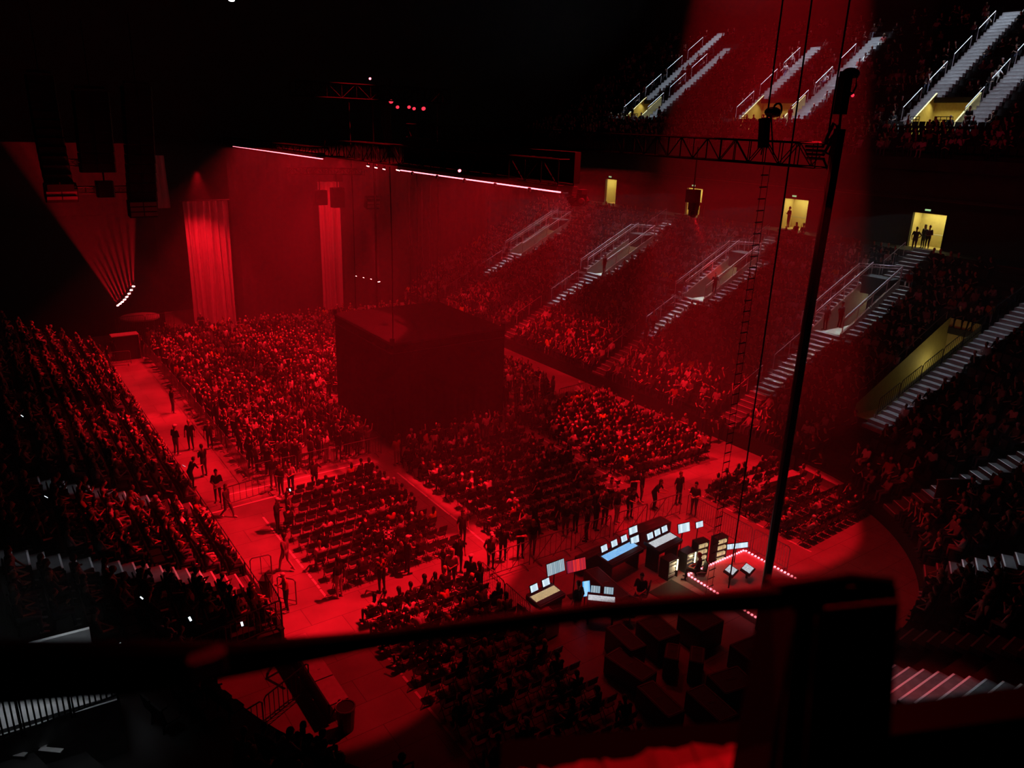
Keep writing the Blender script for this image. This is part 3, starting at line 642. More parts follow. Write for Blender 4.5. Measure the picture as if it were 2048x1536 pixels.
for (px, py, y, wd, hh, rx, lab) in ((122, 385, 42.0, 1.35, .7, .5, 'glowing red underside box at the foot of the farthest left speaker column'), (285, 417, 40.6, 1.25, .75, .1, 'glowing red louvred box at the foot of the third speaker column'), (744, 405, 56, 1.1, .85, .3, 'small red-lit louvred box hanging left of the light bar lamps')):
    p = on_y(px, py, y); mb = MB(); mb.box((0, 0, 0), (wd, .6, hh), rx=rx, bev=.05); e = mb.build('speaker_box', M['black'], loc=p, label=lab, category='loudspeaker')
    g_ = MB()
    for i in range(3):
        for s_ in (-1, 1): g_.box((s_ * wd * .24, -.32, (i - 1) * hh * .31), (wd * .44, .05, hh * .24), rx=rx)
    g_.build('grille', M['grille'], e)
spot('array_uplight', (10, 41, 9), on_y(285, 417, 40.6), 900, 30, .8); spot('array_uplight', (8, 40, 9.5), on_y(122, 385, 42), 900, 30, .8)
p = on_y(210, 378, 42); mb = MB(); mb.box((0, 0, 0), (.75, .6, .75), bev=.06); mb.tube([(0, 0, .3), (0, 0, .9)], .04); mb.build('hanging_box', M['black'], loc=p, label='square black box under the second speaker column', category='box')
for i, px in enumerate((645, 680)):
    p = on_y(px - 5, 395, 58); mb = MB(); mb.box((0, 0, 0), (1.0, .7, 1.5 - .4 * (i == 0)), bev=.08); mb.tube([(0, 0, .5), (0, 0, 1.4)], .04); mb.build('hanging_box', M['black'], loc=p, label=['smaller', 'larger'][i] + ' of two black boxes under the small far truss', category='box')
mb = MB(); mb.box(on_y(676, 355, 57.8), (.6, .5, .6), bev=.08); mb.build('chain_hoist', M['black'], label='black chain hoist on top of the small far truss', category='hoist')
spot('front_of_house_red', (22.5, 24, 17), (20, 19.5, 0), 900, 60, .8)
# ------------------------------------------------------------------ control area (mixing position)
def table(name, c, sz, rz, legs=True, mt='black'):
    pass
def screen(parent, c, w_, h_, rz, mtn, tilt=-.2, name='monitor'):
    mt4 = Matrix.Translation(c) @ Matrix.Rotation(rz, 4, 'Z') @ Matrix.Rotation(tilt, 4, 'X')
    b1 = MB(); b1.box((0, 0, 0), (w_ + .04, .04, h_ + .04)); o = b1.build(name, M['black'], parent); o.matrix_local = mt4
    b2 = MB(); b2.box((0, -.024, 0), (w_, .006, h_)); s_ = b2.build('display', M[mtn], o)
    return o
def console(loc, rz, w_, d_, lab, scr, keys, n_scr, hgt=.95, scr_w=.36, scr_h=.26):
    e = empty('mixing_console', loc, rz, label=lab, category='mixing desk')
    b1 = MB(); b1.box((0, 0, hgt), (w_, d_, .16), rx=.12, bev=.03); b1.build('desk_body', M['black'], e)
    b1 = MB(); b1.box((0, .03, hgt + .09), (w_ * .92, d_ * .42, .01), rx=.12); b1.build('lit_surface', M[keys], e)
    b1 = MB(); b1.box((0, -d_ * .3, hgt + .055), (w_ * .92, d_ * .24, .01), rx=.12); b1.build('fader_bank', M['black_metal'], e)
    for s_ in (-1, 1):
        b1 = MB(); b1.box((s_ * w_ * .42, 0, hgt / 2 - .05), (.08, d_ * .7, hgt - .1)); b1.build('leg', M['black_metal'], e)
    for i in range(n_scr):
        screen(e, (-w_ * .46 + w_ * .92 * (i + .5) / n_scr, d_ * .42, hgt + .3), scr_w, scr_h, 0, scr, -.35, 'meter_screen')
    return e
SPR = .32
c1 = console((20.7, 20.5, 0), .12, 2.1, .9, 'wide lighting desk glowing blue in the middle of the control area', 'scr_white', 'scr_blue', 3)
c2 = console((22.75, 20.0, 0), .1, 1.6, .9, 'brightest desk with white screens right of the blue desk', 'scr_white', 'keys', 3, 1.1)
c3 = console((16.1, 19.7, 0), .1, 1.35, .85, 'desk with warm lit keys at the left of the control area', 'scr_white', 'keys_warm', 2)
c4 = console((17.7, 18.3, 0), -.75, 1.1, .7, 'small desk with rows of white lit keys beside the dark operator', 'scr_grey', 'keys', 2)
mons = ((17.05, 20.35, 1.55, .85, .48, 0, 'scr_grey', 'large pale grey-blue monitor left of the red monitor'), (17.9, 20.1, 1.5, .85, .48, -.15, 'scr_red', 'large monitor showing a red and dark picture'), (17.7, 19.2, 1.0, .3, .6, -.3, 'scr_blue', 'narrow upright monitor beside the dark operator'),
        (21.75, 20.9, 1.55, .5, .3, .05, 'scr_white', 'upper of two stacked white meter monitors'), (21.75, 20.75, 1.15, .5, .3, .05, 'scr_white', 'lower of two stacked white meter monitors'), (24.1, 20.1, 1.35, .62, .4, -.15, 'scr_white', 'greenish white monitor at the right of the brightest desk'),
        (25.0, 20.0, 1.3, .4, .26, -.1, 'scr_white', 'small tilted white monitor beyond the barrier corner'), (25.2, 18.0, 1.15, 1.0, .22, -.35, 'scr_white', 'wide white panel near the red lit platform'))
for (x, y, z, w_, h_, rz, mt_, lab) in mons:
    e = empty('monitor', (x, y, 0), rz, label=lab, category='monitor')
    screen(e, (0, 0, z), w_, h_, 0, mt_, -.25, 'panel'); b1 = MB(); b1.tube([(0, .05, z), (0, .08, .02)], .025); b1.box((0, .08, .02), (.4, .3, .03)); b1.build('stand', M['black_metal'], e)
M['case'] = mat('case_lid', (.035, .03, .03), .4)
def case(loc, sz, rz, lab, rims=False, name='flight_case', body='case'):
    e = empty(name, loc, rz, label=lab, category='case')
    b1 = MB(); b1.box((0, 0, sz[2] / 2 + .06), sz, bev=.03); b1.build('case_body', M[body], e)
    b2 = MB(); z = sz[2] + .07
    for sx, sy, dx, dy in ((0, 1, sz[0] - .12, .025), (0, -1, sz[0] - .12, .025), (1, 0, .025, sz[1] - .12), (-1, 0, .025, sz[1] - .12)):
        b2.box((sx * (sz[0] / 2 - .06), sy * (sz[1] / 2 - .06), z), (dx, dy, .014))
    b2.box((0, 0, z), (sz[0] * .3, .02, .01)); b2.box((0, .06, z), (sz[0] * .3, .02, .01)); b2.build('edge_trim', M['grey_metal' if rims else 'galv'], e)
    for sx in (-1, 1):
        b3 = MB(); b3.box((sx * sz[0] * .4, 0, .04), (.06, sz[1] * .7, .08)); b3.build('caster_rail', M['black_metal'], e)
    return e
case((15.45, 19.3, 0), (.75, 1.6, .8), .1, 'red-lit flat case top at the left edge of the control area', True, body='ramp')
case((18.8, 19.2, 0), (.7, 2.3, .82), -.12, 'long black worktop case between the grey monitor and the blue desk')
case((19.9, 21.4, 0), (1.6, .5, .7), .1, 'low case behind the blue desk against the barrier')
case((23.6, 21.6, 0), (2.0, .7, .9), 0, 'dark case behind the brightest desk against the barrier')
ct = [((17.0, 16.2), (.7, 1.5), -.1, .9), ((18.3, 15.9), (1.0, 1.3), -.1, .95), ((17.9, 14.8), (.5, .9), -.9, .8), ((18.5, 14.2), (.5, .9), -.9, .8), ((16.3, 15.2), (.8, 1.7), .1, .7), ((15.9, 13.4), (.7, 1.6), -.1, .75), ((18.5, 12.7), (1.3, 1.0), -.2, .8), ((17.2, 12.4), (.8, 1.6), -.1, .7), ((20.0, 15.4), (1.2, 1.2), 0, 1.0), ((20.4, 13.3), (1.4, 1.0), -.1, .9)]
cn = ['tall lid at far left', 'broad lid by the barrier', 'small lid, upper of an angled pair', 'small lid, lower of an angled pair', 'long lid at left', 'narrow lid by the chairs', 'square lid in front', 'narrow lid in the middle front', 'nearest the lit platform', 'lid at the right edge by the post']
for k, ((x, y), (a, b_), rz, hh) in enumerate(ct): case((x, y, 0), (a, b_, hh), rz, 'black flight case in the dark storage field, ' + cn[k])
# racks under the brightest desk, with small warm lamps
for k, x in enumerate((22.3, 23.4)):
    e = empty('equipment_rack', (x, 19.15, 0), .05, label=['left', 'right'][k] + ' one of two open racks with a warm lamp under the brightest desk', category='rack')
    b1 = MB()
    for sx in (-.3, .3): b1.box((sx, 0, .45), (.04, .5, .9))
    b1.box((0, 0, .9), (.64, .5, .04)); b1.box((0, .24, .45), (.6, .03, .9)); b1.build('rack_frame', M['black'], e)
    b1 = MB()
    for i in range(4): b1.box((-.05, -.16, .18 + .19 * i), (.45, .12, .11))
    b1.build('rack_unit', M['keys_warm'] if k else M['ramp'], e); b1 = MB(); b1.tube([(.24, -.24, .35), (.24, -.24, .85)], .03); b1.build('lamp_tube', M['lamp_warm'], e)
    point('rack_lamp', (x + .2, 18.8, .6), 6, (1, .9, .5))
for k, (x, y) in enumerate(((24.0, 19.0), (25.0, 18.8))):
    e = empty('equipment_rack', (x, y, 0), -.1, label=['nearer', 'farther'][k] + ' of two shelves of amber lit gear left of the red platform', category='rack')
    b1 = MB()
    for sx in (-.3, .3): b1.box((sx, 0, .65), (.03, .4, 1.3))
    for i in range(5): b1.box((0, 0, .08 + .3 * i), (.6, .4, .03))
    b1.build('shelf_frame', M['black_metal'], e); b1 = MB()
    for i in range(4): b1.box((0, -.15, .2 + .3 * i), (.5, .08, .14))
    b1.build('lit_gear', M['keys_warm'], e)
for k, (x, y) in enumerate(((23.9, 17.2), (24.6, 16.9))):
    e = empty('control_panel', (x, y, .35), .3, label=['left', 'right'][k] + ' of two clusters of white-blue lights on the red platform edge', category='control panel')
    b1 = MB(); b1.box((0, 0, .4), (.6, .45, .12), rx=.3); b1.box((0, 0, .17), (.08, .08, .35)); b1.build('panel_body', M['black'], e); b1 = MB(); b1.box((0, 0, .47), (.5, .36, .01), rx=.3); b1.build('lit_keys', M['keys'], e)
# red LED-edged platform
e = empty('lit_platform', (24.55, 16.4, 0), 0, label='low square platform edged with red lamps at the foot of the drop pole', category='platform')
b1 = MB(); b1.box((0, 0, .15), (3.7, 4.1, .3)); b1.build('deck', M['ramp'], e)
for (x0, y0, x1, y1) in ((-1.85, -2.05, -1.85, 2.05), (-1.85, 2.05, 1.85, 2.05), (1.85, 2.05, 1.85, -2.05), (1.85, -2.05, -1.85, -2.05)):
    s_ = MB(); n = 24
    for i in range(n): f = (i + .5) / n; s_.box((x0 + (x1 - x0) * f, y0 + (y1 - y0) * f, .33), (.07, .07, .05))
    s_.build('lamp_row', M['led'], e)
# swivel chairs of the operators
for k, (x, y, rz) in enumerate(((19.9, 18.3, .6), (18.6, 17.6, 2.0), (23.0, 18.1, 1))):
    e = empty('swivel_chair', (x, y, 0), rz, label=['empty black operator chair by the end of the long worktop case', 'operator chair with shiny arm rings below the small lit desk', 'dark operator chair in front of the two open racks'][k], category='chair')
    b1 = MB(); b1.box((0, 0, .48), (.48, .46, .08), bev=.08); b1.build('seat', M['black'], e); b1 = MB(); b1.box((0, -.25, .8), (.44, .06, .5), bev=.02, rx=.1); b1.build('backrest', M['black'], e)
    b1 = MB(); b1.tube([(0, 0, .08), (0, 0, .45)], .03)
    for i in range(5): a = i * 2 * PI / 5; b1.tube([(0, 0, .1), (.3 * math.cos(a), .3 * math.sin(a), .05)], .02, 5)
    b1.build('base', M['grey_metal'], e)
    for s_ in (-1, 1): b1 = MB(); b1.tube([(.22 * s_, -.2, .65), (.27 * s_, 0, .7), (.22 * s_, .18, .62), (.22 * s_, .1, .5)], .018, 5); b1.build('armrest', M['grey_metal'], e)
# thin dark panel on the floor beside the racks
mb = MB(); mb.box((21.6, 17.6, .012), (1.5, 2.4, .02), rz=.1); mb.build('trim_20', M['wall'], kind='structure')
# ------------------------------------------------------------------ barriers
BN = [0]
bar_proto = {}
def barrier(a, b_, lab, grp=None, hgt=1.1, mt='galv', brace=False, name='crowd_barrier', nb=14):
    a, b_ = Vector(a), Vector(b_); mb = MB(); bars(mb, a + Vector((0, 0, .08)), b_ + Vector((0, 0, .08)), hgt - .08, nb, .022, .011)
    if brace:
        for i in range(2): mb.tube([a.lerp(b_, .5 * i) + Vector((0, 0, .1)), a.lerp(b_, .5 * i + .5) + Vector((0, 0, hgt))], .02, 4)
    o = mb.build(name, M[mt], label=lab, category='barrier')
    if grp: o['group'] = grp
    d = (b_ - a).normalized(); s_ = d.cross(Vector((0, 0, 1))) * .3
    for f in (.12, .88): q = a.lerp(b_, f); fm_ = MB(); fm_.tube([q - s_ + Vector((0, 0, .03)), q + Vector((0, 0, .1)), q + s_ + Vector((0, 0, .03))], .02, 5); fm_.build('foot', M[mt], o)
    return o
ORD = 'first second third fourth fifth sixth seventh eighth ninth tenth eleventh twelfth thirteenth fourteenth fifteenth sixteenth seventeenth eighteenth nineteenth twentieth twenty-first twenty-second twenty-third twenty-fourth twenty-fifth twenty-sixth'.split()
def run(pts, labf, L=2.3, **k):
    n_ = 0
    for a, b_ in zip(pts[:-1], pts[1:]):
        a, b_ = Vector((*a, 0)), Vector((*b_, 0)); n = max(1, round((b_ - a).length / L))
        for i in range(n): barrier(a.lerp(b_, i / n + .01), a.lerp(b_, (i + 1) / n - .01), labf(n_), **k); n_ += 1
run([(10.25, 64.5), (10.3, 50), (10.2, 37.2)], lambda n: 'steel barrier along the left aisle, %s from the far end' % ORD[n])
run([(10.2, 36.9), (17.6, 36.9)], lambda n: 'steel barrier across the front of the standing crowd, %s from the left' % ORD[n])
run([(8.1, 34.9), (11.0, 35.3)], lambda n: 'dark wide-barred gate across the left aisle, %s from the wall' % ORD[n], mt='black_metal', nb=9)
run([(20.5, 36.0), (27.3, 36.3), (29.5, 39)], lambda n: 'steel barrier in front of the draped cube, %s from the left' % ORD[n])
run([(27.4, 36.7), (31.2, 38.2)], lambda n: 'steel barrier behind the right chair block, %s from the left' % ORD[n])
run([(31.6, 38.4), (34.6, 38.6)], lambda n: 'gleaming steel barrier at the far right of the chairs, %s from the left' % ORD[n])
run([(15.0, 19.2), (15.1, 22.7)], lambda n: 'steel barrier closing the left side of the control area, %s from the front' % ORD[n], hgt=1.25)
run([(15.6, 23.0), (26.9, 22.7)], lambda n: 'braced barrier between the chairs and the control desks, %s from the left' % ORD[n], hgt=1.25, brace=True, nb=7, mt='galv')
run([(27.0, 22.5), (26.9, 16.5)], lambda n: 'steel barrier right of the control desks, %s from its corner' % ORD[n], hgt=1.25)
run([(16.0, 50.5), (18, 46.5)], lambda n: 'barrier left of the draped cube inside the crowd, %s from the back' % ORD[n])
run([(7.4, 61.8), (8.9, 61.6)], lambda n: 'low barrier at the far end of the left aisle')
for k, (a, b_) in enumerate((((5.0, 22.7), (7.0, 23.0)), ((3.0, 22.3), (5.0, 22.6)), ((7.0, 23.1), (7.1, 25.0)), ((5.3, 19.8), (7.0, 20.6)), ((3.4, 19.2), (5.2, 19.7)))):
    g_ = MB(); z = 1.1 if k < 3 else 0.1; bars(g_, (*a, z), (*b_, z), 1.1, 10); o = g_.build('guard_rail', M['black_metal'], category='railing', label='black barred guard rail ' + ['at the near end of the left stand, beside the floor', 'at the near end of the left stand, away from the floor', 'turning the near corner of the left stand', 'by the ramp behind the foreground bar', 'left of the one by the ramp'][k])
for i in range(17):
    y = 25.3 + i * 2.2; g_ = MB(); rail_run(g_, [(7.05, y, .88), (7.05, y + 2.1, .88)], .5, .018, 3, (1, .5)); o = g_.build('guard_rail', M['black_metal'], category='railing', label='short black rail on the left aisle boards, %s from the near end' % ORD[i])
for i in range(20):
    y = 28 + i * 2.2; g_ = MB(); rail_run(g_, [(36.5, y, .88), (36.5, y + 2.1, .88)], .5, .018, 4, (1, .5)); o = g_.build('guard_rail', M['black_metal'], category='railing', label='short black rail on the right aisle boards, %s from the near end' % ORD[i])
# big-hall clutter at the far left: round table riser, dark cabinet, mesh fence
e = empty('service_counter', (10.9, 68.0, 0), 0, label='drum-shaped counter with a round top behind the far-left fence', category='counter')
b1 = MB(); b1.tube([(0, 0, .05), (0, 0, 2.0)], 1.1, 20); b1.build('drum', M['black'], e); b1 = MB(); b1.tube([(0, 0, 2.0), (0, 0, 2.12)], 1.5, 24); b1.build('round_top', M['ramp'], e)
mb = MB(); mb.box((0, 0, .95), (1.6, .8, 1.9), bev=.04); o = mb.build('black_cabinet', M['black'], loc=(8.9, 63.4, 0), label='black cabinet standing at the far end of the left aisle', category='cabinet'); b1 = MB(); b1.box((0, -.02, 1.94), (1.9, .95, .06)); b1.box((.95, 0, .95), (.06, .9, 1.9)); b1.build('side_board', M['ramp'], o)
run([(8.8, 66.4), (13.2, 66.3)], lambda n: 'tall mesh fence behind the cabinet, %s panel' % ORD[n], hgt=2.6, nb=16, name='mesh_fence')
mb = MB(); mb.box((0, 0, .5), (3.6, 1.2, .9), bev=.03); mb.box((0, 0, 1.0), (3.9, 1.4, .1)); mb.build('low_riser', M['ramp'], loc=(14.9, 66.2, 0), label='low flat riser behind the far edge of the standing crowd', category='platform')
mb = MB(); mb.box((0, 0, .45), (4.2, 1.6, .9)); mb.box((0, 0, .92), (4.3, 1.7, .05)); mb.build('low_riser', M['ramp'], loc=(33.7, 66.8, 0), label='low riser with rail behind the top of the draped cube', category='platform')
# ramp unit, bins, right-hand riser
e = empty('folding_ramp', (7.1, 20.7, 0), 0, label='long red-lit folding ramp leaning beside the near end of the left stand', category='ramp')
for k in range(3):
    b1 = MB(); b1.box((.28, 1.4 - 1.25 * k, .72 - .04 * k), (.62, 1.2, .05), rx=.03); b1.build('ramp_panel', M['ramp'], e)
b1 = MB(); b1.box((-.12, .1, .45), (.05, 3.9, .75)); b1.build('side_board', M['case'], e)
for y in (-1.7, 0, 1.7): b1 = MB(); b1.tube([(-.1, y, 0), (.28, y, .7)], .03); b1.tube([(.5, y, 0), (.3, y, .7)], .03); b1.build('leg', M['galv'], e)
mb = MB(); mb.tube([(6.2, 22.3, .05), (6.4, 22.0, .6), (6.75, 22.2, .1)], .05); mb.tube([(6.4, 22, .6), (6.9, 21.2, .9)], .05); mb.build('ramp_prop', M['ramp'], label='pale splayed prop standing at the head of the folding ramp', category='stand')
for (x, y, lab) in ((7.35, 18.45, 'round black waste bin at the foot of the folding ramp'), (7.6, 26.7, 'square dark waste bin beside the left stand gate')):
    e = empty('waste_bin', (x, y, 0), .2, label=lab, category='bin'); k8 = 14 if y < 20 else 4
    b1 = MB(); b1.tube([(0, 0, .02), (0, 0, .85)], [.24, .3], k8); b1.build('bin_body', M['case'], e); b1 = MB(); b1.tube([(.3 * math.cos(t), .3 * math.sin(t), .86) for t in np.linspace(0, 2 * PI, k8 + 1)], .025, 5); b1.build('rim', M['galv'], e)
mb = MB(); bars(mb, (7.3, 27.6, 0), (8.1, 27.5, 0), 1.35, 2, .025); mb.build('hand_frame', M['galv'], label='tall tubular frame behind the square bin by the left stand', category='railing')
mb = MB(); bars(mb, (7.9, 26.2, 0), (8.4, 25.6, 0), 1.1, 2, .025); mb.build('hand_frame', M['galv'], label='lower tubular frame in front of the square bin by the left stand', category='railing')
for k, (x, y, sx, sy) in enumerate(((33.4, 22.4, 3.4, 1.0), (36.3, 21.0, 1.2, 2.5))):
    mb = MB(); mb.box((0, 0, .3), (sx, sy, .6)); mb.box((0, 0, .62), (sx + .1, sy + .1, .04)); mb.build('low_riser', M['ramp'], loc=(x, y, 0), rz=-.1, label=['flat red-lit platform right of the near chairs, behind the drop pole', 'small step block by the right corner of the floor'][k], category='platform')
# glass balustrade and landing by the near right corner seats
x, y = pt('A', -36, 2.5); mb = MB(); mb.box((0, 0, .5), (1.9, .05, .9)); mb.box((0, 0, .98), (2, .09, .05)); mb.build('guard_rail', M['grey_metal'], loc=(x, y, 2.0), rz=-.5, label='pale framed balustrade low in the near right corner seats', category='railing')
# pale walkway with its black barred fence low at the lower left
wa, wb = on_z(-60, 1478, 5.7), on_z(238, 1388, 5.7); d_ = (wb - wa).normalized(); s_ = Vector((-d_.y, d_.x, 0)); L_ = (wb - wa).length; rz_ = math.atan2(d_.y, d_.x); mid = (wa + wb) / 2
mb = MB(); mb.box(mid + s_ * .2 + Vector((0, 0, -.15)), (L_, .4, .3), rz=rz_); mb.box(mid + s_ * 1.2 + Vector((0, 0, -.35)), (L_, 1.7, .1), rz=rz_); mb.box(mid + s_ * 2.1 + Vector((-.4, 0, .1)), (L_, .1, .9), rz=rz_); mb.box(mid + Vector((0, 0, -1.4)), (L_, .1, 2.6), rz=rz_); mb.build('wall_walkway', M['stair'], kind='structure')
area('walkway_lamp', mid + s_ * 1.0 + Vector((0, 0, 3.2)), L_ * .95, 2.2, 14, (.85, .95, 1), rot=(0, 0, rz_), spread=40)
for k in range(3):
    a_, b_ = wa.lerp(wb, k / 3 + .01) - s_ * .12, wa.lerp(wb, (k + 1) / 3 - .01) - s_ * .12; g_ = MB(); bars(g_, a_ + Vector((0, 0, -.35 + .1 * k)), b_ + Vector((0, 0, -.25 + .1 * k)), 1.15, 8, .03, .018)
    g_.build('guard_rail', M['black_metal'], label='black barred fence before the pale walkway at lower left, %s panel' % ['outer', 'middle', 'inner'][k], category='railing')
mb = MB()
for k, (px, py) in enumerate(((30, 1508), (72, 1490), (152, 1458), (102, 1500))):
    p = on_z(px, py, 5.0); mb.box(p, (.5, .12, .03), rz=-.7)
mb.build('trim_21', M['nosing'], kind='structure'); p = on_z(90, 1488, 8); area('step_lamp', p, 3, 1.5, 12, (.85, .95, 1), spread=30)
# ------------------------------------------------------------------ foreground railing at the camera
DN = .62
def fg(px, py, d=DN): return at_d(px, py, d)
r_mm = lambda px_: px_ / 1538 * DN / 2
e = empty('balcony_railing', fg(900, 1260), label='out-of-focus black balcony rail and square post right in front', category='railing')
def ln(pts): return [tuple(Vector(p) - e.location) for p in pts]
b1 = MB(); b1.tube(ln([fg(-150, 1350), fg(0, 1345), fg(250, 1335), fg(480, 1318), fg(800, 1272), fg(1200, 1222), fg(1560, 1196)]), [r_mm(105), r_mm(100), r_mm(90), r_mm(60), r_mm(30), r_mm(34), r_mm(44)], 12); b1.build('top_bar', M['rail_black'], e)
b1 = MB(); b1.tube(ln([fg(1555, 1200), fg(1640, 1190), fg(1795, 1188)]), [r_mm(34), r_mm(30), r_mm(26)], 10); b1.tube(ln([fg(1480, 1215), fg(1530, 1185), fg(1700, 1158), fg(1790, 1168)]), r_mm(24), 8); b1.build('bar_end', M['rail_black'], e)
pa, pb = [fg(1690, 1215), fg(1625, 1850)]
ax = Vector((R[0][0], R[1][0], R[2][0])); nf = Vector((R[0][2], R[1][2], R[2][2]))
def slab(p_list, thick, mt, name):
    mb = MB(); n = len(p_list); fr = [Vector(p) - e.location for p in p_list]; bk = [p + nf * thick for p in fr]
    mb.add(fr + bk, [tuple(range(n)), tuple(range(n, 2 * n))[::-1]] + [(i, i + n, (i + 1) % n + n, (i + 1) % n) for i in range(n)]); return mb.build(name, M[mt], e)
slab([fg(1592, 1200), fg(1800, 1200), fg(1765, 1700), fg(1512, 1700)], .07, 'rail_black', 'post')
b1 = MB(); b1.tube(ln([fg(1597, 1225, .6), fg(1548, 1700, .6)]), r_mm(16), 8); b1.tube(ln([fg(1640, 1230, .6), fg(1600, 1700, .6)]), r_mm(14), 8); b1.build('post_highlight', M['case'], e)  # lighter tubes stand in for two highlights running down the post
b1 = MB(); b1.tube(ln([fg(1650, 1220, .59), fg(1800, 1205, .59)]), r_mm(10), 8); b1.build('bracket', M['case'], e)
# tinted glass pane below the rail
g0 = [fg(-300, 1350, .66), fg(480, 1322, .66), fg(800, 1276, .66), fg(1200, 1226, .66), fg(1600, 1205, .66), fg(1560, 1480, .62), fg(400, 1800, .58), fg(-300, 1800, .58)]
mb = MB(); mb.add([Vector(p) - e.location for p in g0], [tuple(range(8))]); gp = mb.build('glass_pane', M['glass_dim'], e)
# ledge and crumpled red cloth at the very bottom
M['cloth'] = noisy('crumpled_cloth', (.5, .2, .2), (.7, .3, .3), 14, .8, .8)
M['ledge_red'] = mat('ledge_paint', (.02, .012, .012), 1, spec=0)
def strip(a, b_, th, d, mt, name, lab, cat, n=26, amp=0, dep=.05):
    a, b_ = Vector(at_d(*a, d)), Vector(at_d(*b_, d)); mb = MB(); vs_ = []
    dn = Vector((R[0][1], R[1][1], R[2][1])) * th; ou = Vector((nf.x, nf.y, 0)).normalized() * dep
    rr = random.Random(5)
    for i in range(n + 1):
        p = a.lerp(b_, i / n); k_ = [Vector((rr.uniform(-1, 1), rr.uniform(-1, 1), rr.uniform(-1, 1))) * amp for _ in range(3)]
        vs_ += [p + ou + k_[0], p + dn * .0 + k_[1], p + dn + k_[2]]
    mb.add(vs_, [(i * 3 + j, i * 3 + j + 1, i * 3 + j + 4, i * 3 + j + 3) for i in range(n) for j in range(2)])
    o = mb.build(name, M[mt], label=lab, category=cat); return o
strip((1010, 1650), (1545, 1575), .02, .7, 'cloth', 'crumpled_cloth', 'blurred strip of crumpled red-lit cloth along the bottom edge, left of the post', 'cloth', amp=.004)
strip((1000, 1570), (1545, 1528), .02, .74, 'ledge_red', 'ledge', 'dark red blurred ledge just above the cloth strip', 'ledge')
strip((1745, 1475), (2300, 1400), .3, .72, 'ledge_red', 'ledge', 'large dark blurred ledge filling the bottom right corner', 'ledge', dep=.03)
spot('added_ledge_fill', (5, 7, 21), at_d(1370, 1520, .7), 3500, 4.6, .6)  # small red light added just to brighten the cloth and ledge
mb = MB(); mb.box((0, 0, 0), (.024, .012, .014), bev=.003); o = mb.build('small_fitting', M['grey_metal'], loc=fg(415, 1328, .57), label='small pale blurred fitting on the left part of the balcony rail', category='fitting')
# ------------------------------------------------------------------ people: bodies grown from posed limbs, fused into one skin
def V(*a): return Vector(a)
def body_parts(pose):
    """list of (p0, r0, p1, r1, material) with material 0 skin 1 shirt 2 trousers 3 shoe; facing +Y"""
    P = pose; L = []
    hip, ch, hd = P['hip'], P['chest'], P['head']
    up = (ch - hip).normalized(); sx = P.get('sx', V(1, 0, 0)); wd = P.get('w', 1.0)
    hl = P.get('hipx', .09)
    for s in (-1, 1):
        L.append((hip + sx * .07 * s, .115 * wd, hip + sx * .06 * s + up * .14, .105 * wd, 2))
        L.append((hip + sx * .055 * s + up * .12, .108 * wd, ch + sx * .085 * s - up * .06, .115 * wd, 1))
        L.append((ch + sx * .08 * s - up * .05, .115 * wd, ch + sx * .155 * s + up * .07, .066, 1))
    sh = [ch + sx * .185 * s + up * .06 for s in (-1, 1)]
    for i, s in enumerate((-1, 1)):
        el, wr = P['elbow'][i], P['wrist'][i]; sl = P.get('sleeve', 0)
        L.append((sh[i], .06, el, .042, 1)); L.append((el, .041, wr, .029, 1 if sl else 0))
        d = (wr - el).normalized(); L.append((wr, .03, wr + d * .075, .036, 0))
        hp = hip + sx * hl * s; kn, an = P['knee'][i], P['ankle'][i]
        L.append((hp, .098 * wd, kn, .062, 2)); L.append((kn, .06, an, .042, 2))
        f = P['foot'][i]; L.append((an - V(0, 0, .02), .042, an + f * .15 - V(0, 0, .045), .038, 3)); L.append((an - V(0, 0, .04), .04, an - f * .04 - V(0, 0, .045), .038, 3))
    nb = ch + up * .1; L.append((nb, .062, hd - V(0, 0, .07), .052, 0))
    return L
def fuse(L, hd, fdir, voxel, seed=0):
    mb = MB()
    for p0, r0, p1, r1, m_ in L:
        d = p1 - p0; k = 8
        pts = [p0 - d.normalized() * r0 * .97, p0 - d.normalized() * r0 * .62, p0, p1, p1 + d.normalized() * r1 * .62, p1 + d.normalized() * r1 * .97]
        mb.tube(pts, [r0 * .22, r0 * .78, r0, r1, r1 * .78, r1 * .22], k)
    mb.ell(hd, (.078, .098, .118)); mb.ell(hd + fdir * .03 - V(0, 0, .055), (.056, .06, .062), nu=8, nv=6)
    sx = fdir.cross(V(0, 0, 1)).normalized()
    mb.tube([hd + fdir * .085 + V(0, 0, .02), hd + fdir * .118 - V(0, 0, .02)], [.012, .02], 5)
    for s in (-1, 1): mb.ell(hd + sx * .08 * s, (.014, .022, .032), nu=6, nv=4)
    me = mb.mesh('tmp', [M['skin']]); o = bpy.data.objects.new('tmp', me); COL.objects.link(o)
    r = o.modifiers.new('r', 'REMESH'); r.mode = 'VOXEL'; r.voxel_size = voxel; sm = o.modifiers.new('s', 'SMOOTH'); sm.iterations = 3; sm.factor = .5
    return o
def evaluated(o, ratio):
    for m_ in [m_ for m_ in o.modifiers if m_.type == 'DECIMATE']: o.modifiers.remove(m_)
    dm = o.modifiers.new('d', 'DECIMATE'); dm.ratio = ratio
    bpy.context.view_layer.update(); dg = bpy.context.evaluated_depsgraph_get()
    return bpy.data.meshes.new_from_object(o.evaluated_get(dg))
def seg_d(c, p0, r0, p1, r1):
    p0, p1 = np.array(p0), np.array(p1); d = p1 - p0; t = np.clip(((c - p0) @ d) / (d @ d + 1e-9), 0, 1)
    return np.linalg.norm(c - (p0 + t[:, None] * d), axis=1) - (r0 + (r1 - r0) * t)
